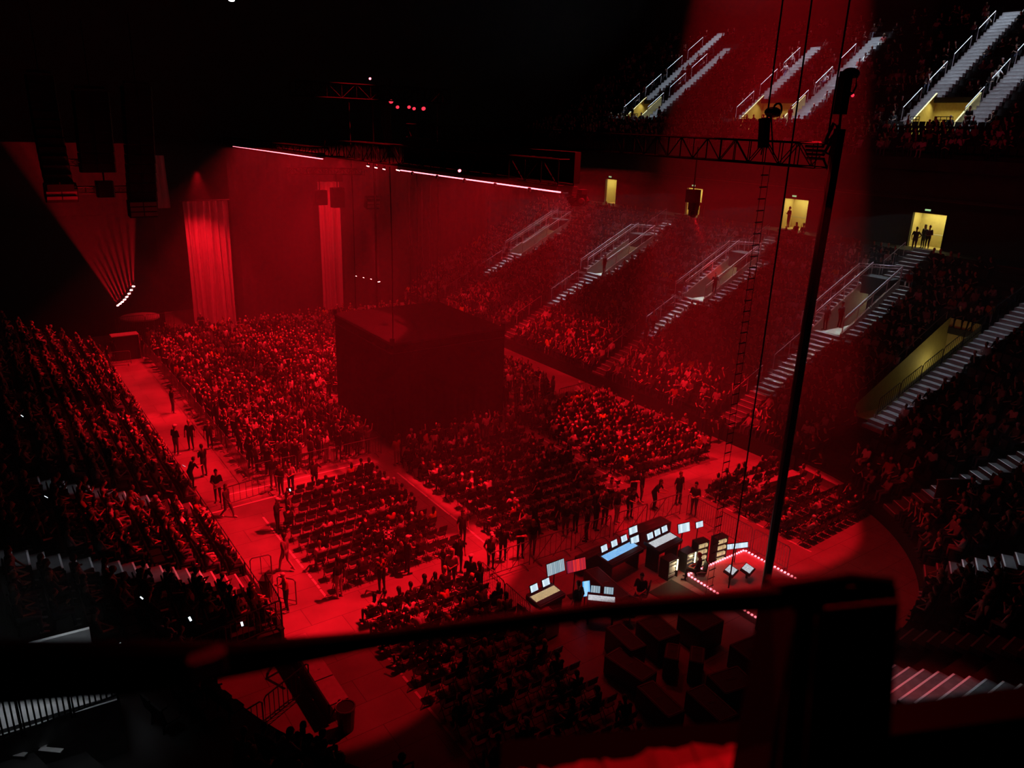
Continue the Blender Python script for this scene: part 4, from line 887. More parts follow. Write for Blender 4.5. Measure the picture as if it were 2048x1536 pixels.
def paint(me, L, hd, mats):
    n = len(me.polygons); c = np.zeros(n * 3); me.polygons.foreach_get('center', c); c = c.reshape(-1, 3)
    D = np.array([seg_d(c, *q[:4]) for q in L] + [np.linalg.norm(c - np.array(hd), axis=1) - .11]); mi = np.array([q[4] for q in L] + [0])[D.argmin(0)]
    me.materials.clear()
    for mt in mats: me.materials.append(mt)
    me.polygons.foreach_set('material_index', mi.astype(np.int32)); me.polygons.foreach_set('use_smooth', np.ones(n, bool)); me.update()
def hair_mb(hd, f, kind):
    mb = MB(); K = 12
    if kind == 'cap':
        mb.ell(hd + V(0, 0, .045), (.09, .105, .085)); c = hd + f * .12 + V(0, 0, .045); mb.ell(c, (.07, .07, .012)); return mb
    def shell(c, r, cut):
        vs_ = []; nu, nv = 12, 6
        for i in range(nv + 1):
            th = cut * i / nv
            for j in range(nu):
                a = 2 * PI * j / nu; q = V(math.sin(th) * math.cos(a), math.sin(th) * math.sin(a), math.cos(th))
                fr = max(0, q.dot(f)); dz = .0
                if fr > .35 and q.z < .35: q = q * (1 - .25 * fr)
                vs_.append(c + V(q.x * r[0], q.y * r[1], q.z * r[2]))
        mb.add(vs_, [(i * nu + j, (i + 1) * nu + j, (i + 1) * nu + (j + 1) % nu, i * nu + (j + 1) % nu) for i in range(nv) for j in range(nu)])
    shell(hd + V(0, 0, .02) - f * .012, (.09, .108, .122), 1.75)
    if kind == 'long':
        mb.ell(hd - f * .06 - V(0, 0, .11), (.085, .055, .17)); 
    if kind == 'bun': mb.ell(hd - f * .09 + V(0, 0, .09), (.045, .045, .045), nu=8, nv=5)
    if kind == 'short': mb.ell(hd - f * .03 + V(0, 0, .0), (.087, .09, .1), nu=10, nv=6)
    return mb
STAND = dict(hip=V(0, 0, .93), chest=V(0, .0, 1.33), head=V(0, .03, 1.645), knee=[V(-.1, .02, .5), V(.1, .02, .5)], ankle=[V(-.11, -.02, .085), V(.11, -.02, .085)], foot=[V(-.15, 1, 0).normalized(), V(.15, 1, 0).normalized()], elbow=[V(-.27, -.03, 1.12), V(.27, -.03, 1.12)], wrist=[V(-.27, .05, .87), V(.27, .05, .87)])
SIT = dict(hip=V(0, 0, .555), chest=V(0, -.04, .97), head=V(0, .0, 1.285), hipx=.09, knee=[V(-.13, .43, .53), V(.13, .43, .53)], ankle=[V(-.14, .44, .09), V(.14, .44, .09)], foot=[V(-.1, 1, 0).normalized(), V(.1, 1, 0).normalized()], elbow=[V(-.25, .05, .76), V(.25, .05, .76)], wrist=[V(-.1, .26, .68), V(.1, .26, .68)])
def mk(base, **k): d = dict(base); d.update(k); return d
POSES = {
 'st_relaxed': mk(STAND),
 'st_hands_front': mk(STAND, elbow=[V(-.26, .02, 1.1), V(.26, .02, 1.1)], wrist=[V(-.06, .24, 1.05), V(.06, .24, 1.05)]),
 'st_phone': mk(STAND, head=V(0, .07, 1.63), elbow=[V(-.24, .06, 1.12), V(.24, .06, 1.12)], wrist=[V(-.05, .3, 1.24), V(.09, .26, 1.2)], sleeve=1),
 'st_arms_crossed': mk(STAND, elbow=[V(-.27, .06, 1.12), V(.27, .06, 1.12)], wrist=[V(.1, .2, 1.2), V(-.1, .22, 1.17)]),
 'st_hip': mk(STAND, elbow=[V(-.36, -.08, 1.16), V(.3, -.02, 1.12)], wrist=[V(-.17, .04, .98), V(.2, .14, .92)], w=1.08),
 'st_walk': mk(STAND, knee=[V(-.1, .18, .52), V(.1, -.02, .5)], ankle=[V(-.1, .26, .1), V(.1, -.3, .16)], elbow=[V(-.25, -.14, 1.15), V(.25, .12, 1.15)], wrist=[V(-.27, -.12, .9), V(.26, .3, 1.0)], w=1.12, sleeve=1),
 'st_raise': mk(STAND, elbow=[V(-.26, .0, 1.1), V(.25, .14, 1.55)], wrist=[V(-.2, .2, 1.02), V(.2, .24, 1.8)]),
 'st_lean': mk(STAND, hip=V(0, -.08, .92), chest=V(0, .12, 1.27), head=V(0, .24, 1.55), elbow=[V(-.26, .26, 1.1), V(.26, .26, 1.1)], wrist=[V(-.16, .5, 1.1), V(.16, .5, 1.1)]),
 'si_lap': mk(SIT),
 'si_forward': mk(SIT, chest=V(0, .14, .92), head=V(0, .28, 1.2), elbow=[V(-.2, .36, .66), V(.2, .36, .66)], wrist=[V(-.05, .5, .75), V(.05, .5, .75)]),
 'si_phone': mk(SIT, head=V(0, .05, 1.27), elbow=[V(-.22, .1, .74), V(.22, .1, .74)], wrist=[V(-.05, .33, .86), V(.07, .3, .84)], sleeve=1),
 'si_back': mk(SIT, hip=V(0, .04, .54), chest=V(0, -.1, .94), head=V(0, -.08, 1.26), knee=[V(-.2, .46, .53), V(.16, .46, .53)], elbow=[V(-.36, -.06, .8), V(.27, .06, .72)], wrist=[V(-.42, .16, .72), V(.2, .28, .62)]),
 'si_turn': mk(SIT, chest=V(.05, -.02, .96), head=V(.1, .0, 1.27), sx=V(.9, .43, 0), elbow=[V(-.2, -.02, .76), V(.3, .2, .75)], wrist=[V(-.1, .24, .68), V(.12, .34, .7)]),
 'si_face': mk(SIT, head=V(.02, .04, 1.27), elbow=[V(-.2, .2, .74), V(.24, .04, .74)], wrist=[V(-.06, .16, 1.08), V(.1, .26, .66)]),
}
FD = {'si_turn': V(.55, .84, 0).normalized()}
BODY = {}
for nm, P in POSES.items():
    f = FD.get(nm, V(0, 1, 0)); L = body_parts(P); o = fuse(L, P['head'], f, .019)
    me = evaluated(o, .2); paint(me, L, P['head'], [M['skin'], M['shirt'], M['pants'], M['shoe'], M['eye']]); me.name = 'person_body'
    lo = evaluated(o, .022); paint(lo, L, P['head'], [M['skin_i'], M['shirt_i'], M['pants_i'], M['pants_i']])
    # fingers, thumb and eyes join the same body mesh
    bm = bmesh.new(); bm.from_mesh(me); ex = MB(); sx = f.cross(V(0, 0, 1)).normalized()
    for i, s in enumerate((-1, 1)):
        el, wr = P['elbow'][i], P['wrist'][i]; d = (wr - el).normalized(); sd = d.cross(V(0, 0, 1)); sd = sd.normalized() if sd.length > .1 else V(1, 0, 0); nn = d.cross(sd).normalized()
        for k, (off, ln_) in enumerate(((-.024, .06), (-.008, .07), (.009, .066), (.025, .052))):
            a = wr + d * .085 + sd * off; ex.tube([a, a + d * ln_ * .55, a + d * ln_ * .85 - nn * .02], [.0095, .0085, .007], 5)
        a = wr + d * .045 + sd * -.034 * s; ex.tube([a, a - sd * .022 * s + d * .025, a - sd * .024 * s + d * .052], [.011, .01, .008], 5)
    ex2 = MB()
    for s in (-1, 1): ex2.ell(P['head'] + f * .088 + sx * .033 * s + V(0, 0, .015), (.011, .011, .008), 4, 6, 4)
    ex2.tube([P['head'] + f * .093 - sx * .022 - V(0, 0, .052), P['head'] + f * .1 - V(0, 0, .054), P['head'] + f * .093 + sx * .022 - V(0, 0, .052)], .007, 4, 4)
    for e_ in (ex, ex2):
        t_ = e_.mesh('t', [M['skin']]); t_.polygons.foreach_set('material_index', e_.m); bm.from_mesh(t_)
    bm.to_mesh(me); bm.free()
    bpy.data.objects.remove(o)
    BODY[nm] = (me, lo, P['head'], f)
HAIR = {}
for nm, (me, lo, hd, f) in BODY.items():
    for k in ('short', 'long', 'bun', 'cap'):
        h = hair_mb(hd, f, k).mesh('hair', [M['cap' if k == 'cap' else 'hair']])
        for p_ in h.polygons: p_.use_smooth = True
        HAIR[nm, k] = h
rnd = random.Random(11)
COLS = {'black': (.012, .012, .014), 'charcoal': (.04, .036, .038), 'grey': (.16, .14, .14), 'pale': (.55, .5, .5), 'white': (.78, .75, .74), 'red': (.4, .05, .05), 'yellow': (.75, .55, .05), 'denim': (.12, .15, .25)}
PL = dict(M=0)
def person(pose, loc, rz, label, group=None, col='black', hair=None, plaid=False, sc=1.0, cat='person'):
    me, lo, hd, f = BODY[pose]
    if plaid: me = me.copy(); me.materials[1] = M['plaid']
    o = bpy.data.objects.new('person', me); COL.objects.link(o); o.location = loc; o.rotation_euler = (0, 0, rz); o.scale = (sc, sc, sc)
    o.color = (*COLS[col], 1); o['label'] = label; o['category'] = cat
    if group: o['group'] = group
    k = hair or rnd.choices(('short', 'long', 'bun', 'cap'), (5, 4, 1, .8))[0]
    h = bpy.data.objects.new('cap' if k == 'cap' else 'hair', HAIR[pose, k]); COL.objects.link(h); h.parent = o
    return o
# crowd accumulator: low-detail bodies for everyone beyond the individual people
CR = dict(v=[], f=[], m=[], n=0, c=0)
LOW = {}
for nm, (me, lo, hd, f) in BODY.items():
    for hk in ('short', 'long', 'cap'):
        hm_ = MB()
        if hk == 'cap': hm_.ell(hd + V(0, 0, .05), (.092, .12, .085), nu=6, nv=4)
        elif hk == 'long': hm_.ell(hd - f * .04 - V(0, 0, .05), (.09, .09, .18), nu=6, nv=4)
        else: hm_.ell(hd - f * .022 + V(0, 0, .025), (.088, .1, .115), nu=6, nv=4)
        v = np.zeros(len(lo.vertices) * 3); lo.vertices.foreach_get('co', v); v = v.reshape(-1, 3)
        tri = []; mi = []
        for p in lo.polygons:
            q_ = tuple(p.vertices)
            for z_ in range(1, len(q_) - 1): tri.append((q_[0], q_[z_], q_[z_ + 1])); mi.append(p.material_index)
        hv = np.array(hm_.v); hf = []
        for q in hm_.f: hf += [(q[0], q[1], q[2]), (q[0], q[2], q[3])]
        LOW[nm, hk] = (np.vstack([v, hv]), np.array(tri + [tuple(i + len(v) for i in t) for t in hf]), np.array(mi + [5 if hk == 'cap' else 4] * len(hf)))
def crowd(pose, loc, rz, sc=1.0):
    v, t, m_ = LOW[pose, rnd.choices(('short', 'long', 'cap'), (5, 4, .7))[0]]
    c, s = math.cos(rz), math.sin(rz); w_ = v * sc; w_ = np.column_stack([w_[:, 0] * c - w_[:, 1] * s, w_[:, 0] * s + w_[:, 1] * c, w_[:, 2]]) + np.array(loc)
    CR['v'].append(w_); CR['f'].append(t + CR['n']); CR['m'].append(m_); CR['n'] += len(v); CR['c'] += 1
# ------------------------------------------------------------------ chairs
def chair_proto():
    mb = MB()
    for s in (-1, 1):
        mb.tube([(.21 * s, .2, 0), (.21 * s, -.02, .42), (.2 * s, -.2, .88), (.17 * s, -.21, .9)], .014, 5); mb.tube([(.2 * s, -.24, 0), (.2 * s, .1, .44)], .013, 5)
        mb.ell((.17 * s, -.225, .9), (.03, .02, .02), nu=6, nv=4)
    mb.tube([(-.2, -.21, .9), (.2, -.21, .9)], .014, 5); mb.tube([(-.2, -.15, .14), (.2, -.15, .14)], .01, 4); mb.tube([(-.21, .14, .12), (.21, .14, .12)], .01, 4)
    o = mb.build('folding_chair', M['chair_frame'])
    st = MB(); st.box((0, .02, .455), (.4, .38, .035), bev=.05); s1 = st.build('seat', M['chair_plastic'], o)
    bk = MB(); bk.box((0, -.19, .76), (.38, .025, .22), rx=.15); s2 = bk.build('backrest', M['chair_plastic'], o)
    reg(o, s1, s2); return o
CH = chair_proto(); ch_used = [False]
def low_chair():
    mb = MB(); mb.box((0, .02, .455), (.4, .38, .03)); mb.box((0, -.19, .76), (.38, .025, .22), rx=.15)
    for s in (-1, 1):
        mb.tube([(.21 * s, .2, 0), (.2 * s, -.2, .9)], .014, 3, cap=False); mb.tube([(.2 * s, -.24, 0), (.2 * s, .1, .44)], .012, 3, cap=False); mb.ell((.17 * s, -.225, .9), (.03, .02, .02), nu=4, nv=3)
    return mb
LC = low_chair(); LCH = MB()
def low_copy(dst, src, loc, rz):
    c, s = math.cos(rz), math.sin(rz); dst.add([(x * c - y * s + loc[0], x * s + y * c + loc[1], z + loc[2]) for x, y, z in src.v], src.f)
# stadium seat
def seat_mb():
    mb = MB(); mb.box((0, .08, .44), (.46, .4, .05), bev=.06); mb.box((0, -.16, .68), (.46, .05, .5), rx=.18); mb.tube([(0, -.1, 0), (0, -.05, .42)], .035, 4, cap=False); return mb
SM = seat_mb(); SMe = None
LSEAT = MB(); LSEAT.quad((-.22, .26, .45), (.22, .26, .45), (.22, -.12, .45), (-.22, -.12, .45)); LSEAT.box((0, -.16, .68), (.46, .05, .5), rx=.18)
SEATS = []; PEOPLE = []; CHAIRS = []
def nbr(a, b_): return 
SITP = ['si_lap', 'si_forward', 'si_phone', 'si_back', 'si_turn', 'si_face']; STP = ['st_relaxed', 'st_hands_front', 'st_phone', 'st_arms_crossed', 'st_hip', 'st_lean', 'st_raise']
# chair blocks on the floor: (x0, x1, y0, y1, pitch, chance(x, y), name)
BL = [(10.15, 15.9, 25.6, 34.6, lambda x, y: .2 + .6 * (x > 13.2 + (y - 30) * .25) * (y > 27), 'left chair block', .03),
      (18.0, 26.0, 25.2, 35.2, lambda x, y: .66 if y > 28.5 or x < 20 else .16, 'middle chair block', 0),
      (27.3, 34.6, 26.8, 37.2, lambda x, y: .86, 'right chair block', 0),
      (10.3, 15.0, 12.6, 22.9, lambda x, y: .72 if y > 19.6 else .34, 'near chair block', 0),
      (29.6, 35.3, 17.6, 24.0, lambda x, y: .45, 'block behind drop pole', .05)]
for x0, x1, y0, y1, ch, nm, tw in BL:
    y = y0; ri = -1
    while y < y1:
        x = x0; ri += 1; ci = -1
        while x < x1:
            ci += 1
            if nm == 'right chair block' and x > 33.4 - (y - 27) * 0 and y < 28.5: x += .54; continue
            if nm == 'left chair block' and y > 32 and x < 11.2: x += .54; continue
            xr = x + (y - y0) * tw * -.3; yr = y + (x - x0) * tw
            tg_ = '%s, %s row from back, %s from left' % (nm, ORD[ri], ORD[ci]); CHAIRS.append((xr, yr, tw + rnd.gauss(0, .03), nm, tg_))
            if rnd.random() < ch(x, y): PEOPLE.append(['sit', (xr + rnd.gauss(0, .02), yr - .02, 0), tw + rnd.gauss(0, .25), nm, tg_])
            x += .54
        y += .93
# seated rows in the bowl
def rows(kind, s0, s1, r0, r1, offf, zf, ang, skip, chance, nm):
    for i in range(r0, r1):
        o = offf(i) + .5; stp = .55 if kind in 'RLN' else math.degrees(.55 / (12 + o)); s = s0
        while s < s1:
            if not skip(s, o):
                x, y = pt(kind, s, o); p = (x, y, zf(i)); SEATS.append((p, face_in(kind, s), i))
                if rnd.random() < chance(s, o): PEOPLE.append(['sit', p, face_in(kind, s) + rnd.gauss(0, .3), nm, '%s row up' % ORD[i] if nm != 'upper' else ''])
            s += stp
aisle = lambda A_, w_: (lambda s, o: any(abs(s - a) < w_ for a in A_))
rows('R', 23, 76, 0, 22, L_off, L_z, 0, lambda s, o: any(abs(s - a) < (.95 if not (VO0 - .6 < o < VO1) else 2.3) for a in AX), lambda s, o: .9 if o < 15 else .8, 'right')
rows('A', -88, 0, 0, 19, L_off, L_z, 1, lambda s, o: any(abs(s - a) < math.degrees(.9 / (12 + o)) for a in ARC) or (-7.2 < s < -1 and 3.6 < o < 13.4), lambda s, o: .68, 'corner')
rows('L', 23.6, 63.5, 0, 11, L_off, L_z, 0, aisle(LAX, .9), lambda s, o: .88, 'left')
rows('B', 177, 225, 4, 12, L_off, L_z, 1, lambda s, o: abs(s - 203) < 3 or (s > 182 and o > 6.0), lambda s, o: .5, 'near left')
rows('R', 24, 80, 0, 6, UO, UZ, 0, lambda s, o: False, lambda s, o: .5, 'upper')
rows('R', 24, 80, 6, 23, UO, UZ, 0, lambda s, o: any(abs(s - a) < 1.0 for a in UAX) or (o < 31 and any(a < s < b_ for a, b_ in UPAIRS)), lambda s, o: .42 - (o - 27) * .012, 'upper')
# standing crowd round the cube
y = 37.6
while y < 66.5:
    x = 10.75 + .15 * math.sin(y)
    while x < 34.6:
        if not (CX0 - .8 < x < CX1 + .8 and y < CY1 + .8) and not (17.2 < x < 20 and y < 47) and not (x > 26 and y < 39.5) and not (x > 32.3 + .05 * (y - 40) and y < 52) and rnd.random() < (.93 if y < 58 else .8):
            px, py = x + rnd.gauss(0, .12), y + rnd.gauss(0, .12); tx, ty = 22.2, 39.5
            PEOPLE.append(['stand', (px, py, 0), math.atan2(-(tx - px), ty - py) + rnd.gauss(0, .5), 'standing', ''])
        x += .62
    y += .68
# loose line of people along the front barrier of the cube
for i in range(34):
    x = 17.6 + i * .33 + rnd.gauss(0, .1); y = 35.3 + rnd.gauss(0, .35) + (.02 * i)
    PEOPLE.append(['stand', (x, y, 0), rnd.gauss(0, .7), 'cube line', '%s from the left' % (ORD[i] if i < 26 else 'farther')])
# ------------------------------------------------------------------ people one can single out
SPEC = [  # foot px, foot py, z, pose, heading, colour, hair, label
 (347, 826, 0, 'st_relaxed', -1.4, 'black', 'short', 'guard in black standing alone against the far part of the left aisle barrier'),
 (383, 899, 0, 'st_relaxed', 2.6, 'black', 'short', 'tall person in black, back one of the pair in the left aisle'),
 (354, 910, 0, 'st_hands_front', -1.0, 'black', 'cap', 'person in a cap in front of the tall one in the left aisle'),
 (421, 897, 0, 'st_relaxed', 2.9, 'charcoal', 'short', 'person with legs apart right of the pair in the left aisle'),
 (410, 952, 0, 'st_phone', .5, 'black', 'short', 'dark person beside the boards just above the paper carrier'),
 (385, 975, 0, 'st_lean', -1.2, 'black', 'short', 'dark person leaning against the left boards behind the paper carrier'),
 (437, 1004, 0, 'st_hands_front', 2.8, 'black', 'short', 'person carrying a long white paper in the left aisle'),
 (456, 1035, 0, 'st_walk', -2.4, 'charcoal', 'long', 'person with pale hair walking at the wide-barred gate'),
 (630, 978, 0, 'st_hip', 2.9, 'charcoal', 'short', 'person in an open jacket standing before the crowd barrier'),
 (548, 975, 0, 'st_relaxed', 0, 'black', 'short', 'shadowy person standing at the join of the crowd barrier and the gate'),
 (583, 985, 0, 'st_hands_front', 2.5, 'pale', 'bun', 'person in a bright sleeveless top holding a lit phone'),
 (563, 992, 0, 'st_phone', 2.2, 'charcoal', 'long', 'person beside the one in the sleeveless top, looking down'),
 (556, 1064, 0, 'st_phone', -2.2, 'black', 'cap', 'person in a cap and dark trousers at the corner of the left chair block'),
 (578, 1052, 0, 'st_relaxed', -1.9, 'charcoal', 'long', 'slim person next to the one in the cap at the left chair block corner'),
 (573, 1142, 0, 'st_walk', .6, 'grey', 'short', 'broad person in a pale jacket walking away over the white floor line'),
 (574, 1222, 0, 'st_phone', 1.5, 'red', 'cap', 'person in a cap and long coat using a phone near the square bin'),
 (679, 1194, 0, 'st_relaxed', .4, 'black', 'short', 'dark slim person at the near end of the left chair block'),
 (764, 1184, 0, 'st_hands_front', .1, 'red', 'short', 'stocky person in a plaid shirt seen from behind'),
 (815, 1147, 0, 'st_arms_crossed', -1.5, 'charcoal', 'cap', 'person in a bright cap and light shoes standing sideways'),
 (776, 1120, 0, 'st_lean', -.6, 'white', 'long', 'person in a bright white top standing behind the plaid shirt'),
 (888, 1162, 0, 'st_phone', 1.4, 'charcoal', 'short', 'person standing sideways left of the person in shorts'),
 (903, 1175, 0, 'st_hands_front', 2.4, 'pale', 'long', 'short person with a pale bag beside the cluster at the control barrier'),
 (917, 1145, 0, 'st_relaxed', 3.0, 'black', 'short', 'dark person in the walkway directly above the cluster'),
 (940, 1186, 0, 'st_hands_front', -.9, 'black', 'cap', 'person in dark shorts with a belt bag near the control barrier'),
 (958, 1201, 0, 'st_arms_crossed', .3, 'black', 'long', 'dark person right by the left corner of the control barrier'),
 (925, 1088, 0, 'st_relaxed', 3.1, 'charcoal', 'long', 'long-haired person standing at the gap between two chair blocks'),
 (981, 1138, 0, 'st_hip', 2.9, 'grey', 'cap', 'person in a pale shirt and bright cap close to the control barrier'),
 (1005, 1122, 0, 'st_hands_front', -.8, 'charcoal', 'short', 'person leaning close to the one in the bright cap'),
 (1040, 1115, 0, 'st_arms_crossed', 2.8, 'black', 'short', 'bearded-looking person with crossed arms at the braced barrier'),
 (1064, 1108, 0, 'st_walk', 2.4, 'black', 'long', 'person with long hair swinging an arm by the braced barrier'),
 (1068, 1068, 0, 'st_walk', -2.6, 'black', 'short', 'person stretching both arms out in the walkway behind the chairs'),
 (1112, 1058, 0, 'st_relaxed', 1.0, 'black', 'long', 'tall dark person at the left of the standing row behind the chairs'),
 (1130, 1072, 0, 'st_hip', 2.0, 'black', 'short', 'dark person second in the standing row behind the chairs'),
 (1150, 1064, 0, 'st_phone', 1.6, 'charcoal', 'short', 'person looking at a phone third in the row behind the chairs'),
 (1172, 1082, 0, 'st_relaxed', .6, 'black', 'bun', 'dark person facing the barrier fourth in the row behind the chairs'),
 (1190, 1060, 0, 'st_hands_front', -1.8, 'black', 'long', 'person in dark clothes fifth in the row behind the chairs'),
 (1185, 1022, 0, 'st_walk', 2.7, 'black', 'short', 'person in a long dark coat striding behind the middle chairs'),
 (1165, 1018, 0, 'st_arms_crossed', -1.2, 'grey', 'short', 'person with folded arms beside the long dark coat'),
 (1219, 1016, 0, 'st_phone', 2.6, 'pale', 'long', 'person in a light top alone on the open floor, centre right'),
 (1265, 1003, 0, 'st_arms_crossed', 2.8, 'black', 'short', 'left one of the dark pair on the open floor by the white line'),
 (1281, 1006, 0, 'st_relaxed', -2.4, 'black', 'short', 'right one of the dark pair on the open floor by the white line'),
 (1208, 1052, 0, 'st_hands_front', 3.0, 'charcoal', 'short', 'person in a reddish shirt standing at the middle of the braced barrier'),
 (1232, 1046, 0, 'st_hip', -2.9, 'black', 'long', 'long-haired person at the braced barrier, right of the reddish shirt'),
 (1258, 1036, 0, 'st_lean', 3.0, 'black', 'bun', 'dark person with a bun bent over the braced barrier'),
 (1308, 1018, 0, 'st_lean', -2.8, 'black', 'long', 'dark person leaning low over the right end of the braced barrier'),
 (1355, 1008, 0, 'st_relaxed', 3.0, 'charcoal', 'short', 'person standing at the corner of the control barrier'),
 (1386, 1030, 0, 'st_hands_front', 1.9, 'charcoal', 'short', 'person with an arm resting on the barrier right of the corner'),
 (1368, 915, 0, 'st_relaxed', 2.4, 'charcoal', 'cap', 'person in a cap at the end of the right chair block'),
 (1392, 925, 0, 'st_hands_front', 2.8, 'red', 'cap', 'person in a dull red shirt and cap by the right chair block'),
 (1366, 880, 0, 'st_arms_crossed', 1.7, 'grey', 'long', 'person in a grey top higher up by the right chair block'),
 (1418, 885, 0, 'st_relaxed', -2.0, 'black', 'short', 'dark person among the group at the foot of the wide stairs'),
 (1440, 880, 0, 'st_relaxed', 2.8, 'charcoal', 'short', 'person third in the group at the foot of the wide stairs'),
 (1405, 870, 0, 'st_phone', 2.1, 'charcoal', 'long', 'long-haired person in the group at the foot of the wide stairs'),
 (1605, 944, 0, 'st_phone', 1.8, 'black', 'short', 'person in black standing alone right of the drop pole'),
 (1640, 960, 0, 'st_lean', 1.2, 'charcoal', 'short', 'person bending at the rail far right of the drop pole'),
 (1054, 766, 0, 'st_relaxed', 2.2, 'black', 'short', 'security person in black in the right-hand aisle beside the cube'),
 (1022, 757, 0, 'st_hands_front', 1.6, 'charcoal', 'short', 'person at the crowd edge left of the security person'),
 (1155, 812, 0, 'st_hands_front', 2.7, 'white', 'cap', 'person in a striped white shirt near the gleaming barrier'),
 (1095, 815, 0, 'st_phone', 2.5, 'charcoal', 'long', 'person behind the right end of the cube barrier'),
 (218, 735, 0, 'st_relaxed', -1.4, 'black', 'short', 'guard by the left boards at the far end of the aisle'),
 (229, 722, 0, 'st_hands_front', -1.0, 'charcoal', 'short', 'person beside the black cabinet at the far left, aisle side'),
 (287, 716, 0, 'st_relaxed', 2.0, 'black', 'short', 'person between the black cabinet and the crowd barrier'),
 (339, 690, 0, 'st_arms_crossed', 2.9, 'charcoal', 'short', 'person behind the left back corner of the standing crowd'),
 (404, 668, 1.0, 'st_arms_crossed', 3.0, 'charcoal', 'cap', 'person raised above the back of the crowd in a banded shirt'),
]
COUNT = [0]
for (px, py, z, pose, rz, col, hair, lab) in SPEC:
    p = on_z(px, py, z); o = person(pose, p, rz, lab, None, col, hair, plaid='plaid' in lab, sc=.98 + .06 * rnd.random()); COUNT[0] += 1
def at_x(px, py, x): d = ray(px, py); return Vector(np.array([0, 0, H]) + d * (x / d[0]))
# people on the stairs and in the doorways of the right stand
for (px, py, x, pose, rz, col, hair, lab) in (
 (1401, 436, 58.2, 'st_relaxed', 2.0, 'black', 'short', 'silhouetted person in the doorway behind the hanging moving light'),
 (1575, 455, 58.3, 'st_arms_crossed', 1.2, 'black', 'short', 'silhouetted person at the left jamb of the doorway with seated shapes'),
 (1601, 455, 56.4, 'si_lap', 1.5, 'black', 'long', 'left seated silhouette in front of the doorway'), (1616, 453, 56.4, 'si_lap', 1.5, 'black', 'short', 'right seated silhouette in front of the doorway'),
 (1852, 499, 58.2, 'st_hands_front', 1.7, 'denim', 'short', 'person in a light blue shirt standing in the brightest doorway'), (1843, 497, 58.6, 'st_relaxed', 1.2, 'black', 'long', 'dark shape right behind the light blue shirt in the doorway'),
 (1826, 502, 57.4, 'st_hip', 1.7, 'charcoal', 'short', 'person in white trousers on the top step by the brightest doorway'),
 (1678, 655, 46.2, 'st_relaxed', -1.9, 'black', 'short', 'dark person on the landing nearest the drop pole'), (1649, 660, 45.6, 'st_relaxed', 1.4, 'charcoal', 'short', 'person left of the landing nearest the drop pole'),
 (1208, 548, 46.0, 'st_relaxed', 1.5, 'black', 'short', 'dark person on the landing under the moving light beam'), (1427, 590, 47.0, 'st_relaxed', 2.6, 'black', 'short', 'dark person at the parapet left of the rope ladder'),
 (1304, 668, 41.0, 'st_walk', -1.4, 'pale', 'cap', 'person in a light cap walking down the middle staircase'), (1290, 690, 40.6, 'st_relaxed', 1.6, 'charcoal', 'short', 'person just below the light cap on the middle staircase'),
 (1368, 600, 46.0, 'si_lap', 1.6, 'denim', 'short', 'person in a pale blue shirt seated beside the middle staircase'),
 (1413, 532, 50.6, 'si_lap', 1.5, 'white', 'cap', 'person in bright white seated at the rail left of the rope ladder'), (1428, 522, 51.2, 'si_turn', 1.5, 'white', 'short', 'second person in white at the rail, upper of the two'),
 (1568, 162, 70.6, 'st_walk', 1.4, 'pale', 'short', 'lower climber in a pale top on an upper staircase'), (1580, 142, 72.0, 'st_walk', 1.5, 'white', 'long', 'upper climber in white on the same upper staircase'),
 (1316, 248, 62.7, 'st_relaxed', 1.5, 'black', 'short', 'silhouette at the right of the farthest yellow upper portal'), (1577, 252, 62.6, 'st_relaxed', 1.5, 'black', 'short', 'silhouette at the right of the middle yellow upper portal'), (1931, 262, 62.4, 'st_hands_front', 1.8, 'black', 'short', 'silhouette at the right of the nearest yellow upper portal'),
 (1263, 246, 62.7, 'st_relaxed', 1.2, 'black', 'short', 'barely visible figure left of the farthest yellow upper portal'),
 (1845, 555, 46.0, 'st_relaxed', 1.2, 'black', 'short', 'x')):
    if lab == 'x': continue
    p = at_x(px, py, x)
    if pose[:2] == 'si': p.z = L_z(int((min(x, 55.8) - 36.5) / ROW)); p.x = min(x, 55.8)
    person(pose, p, rz, lab, None, col, hair); COUNT[0] += 1
o = person('si_turn', on_z(1938, 1010, 2.9), 2.4, 'large person in a white checked shirt low in the near right corner seats', None, 'white', 'short', plaid=True); COUNT[0] += 1
for k, (x, y, rz, ps, lab) in enumerate(((17.0, 18.85, .1, 'st_relaxed', 'dark operator standing in front of the pale and red monitors'), (23.0, 18.2, .5, 'si_lap', 'operator in dark clothes on the chair before the open racks'), (19.85, 18.35, 2.1, 'si_lap', 'operator in black on the chair by the long worktop case'))):
    person(ps, (x, y, 0), rz, lab, None, 'black', 'short'); COUNT[0] += 1
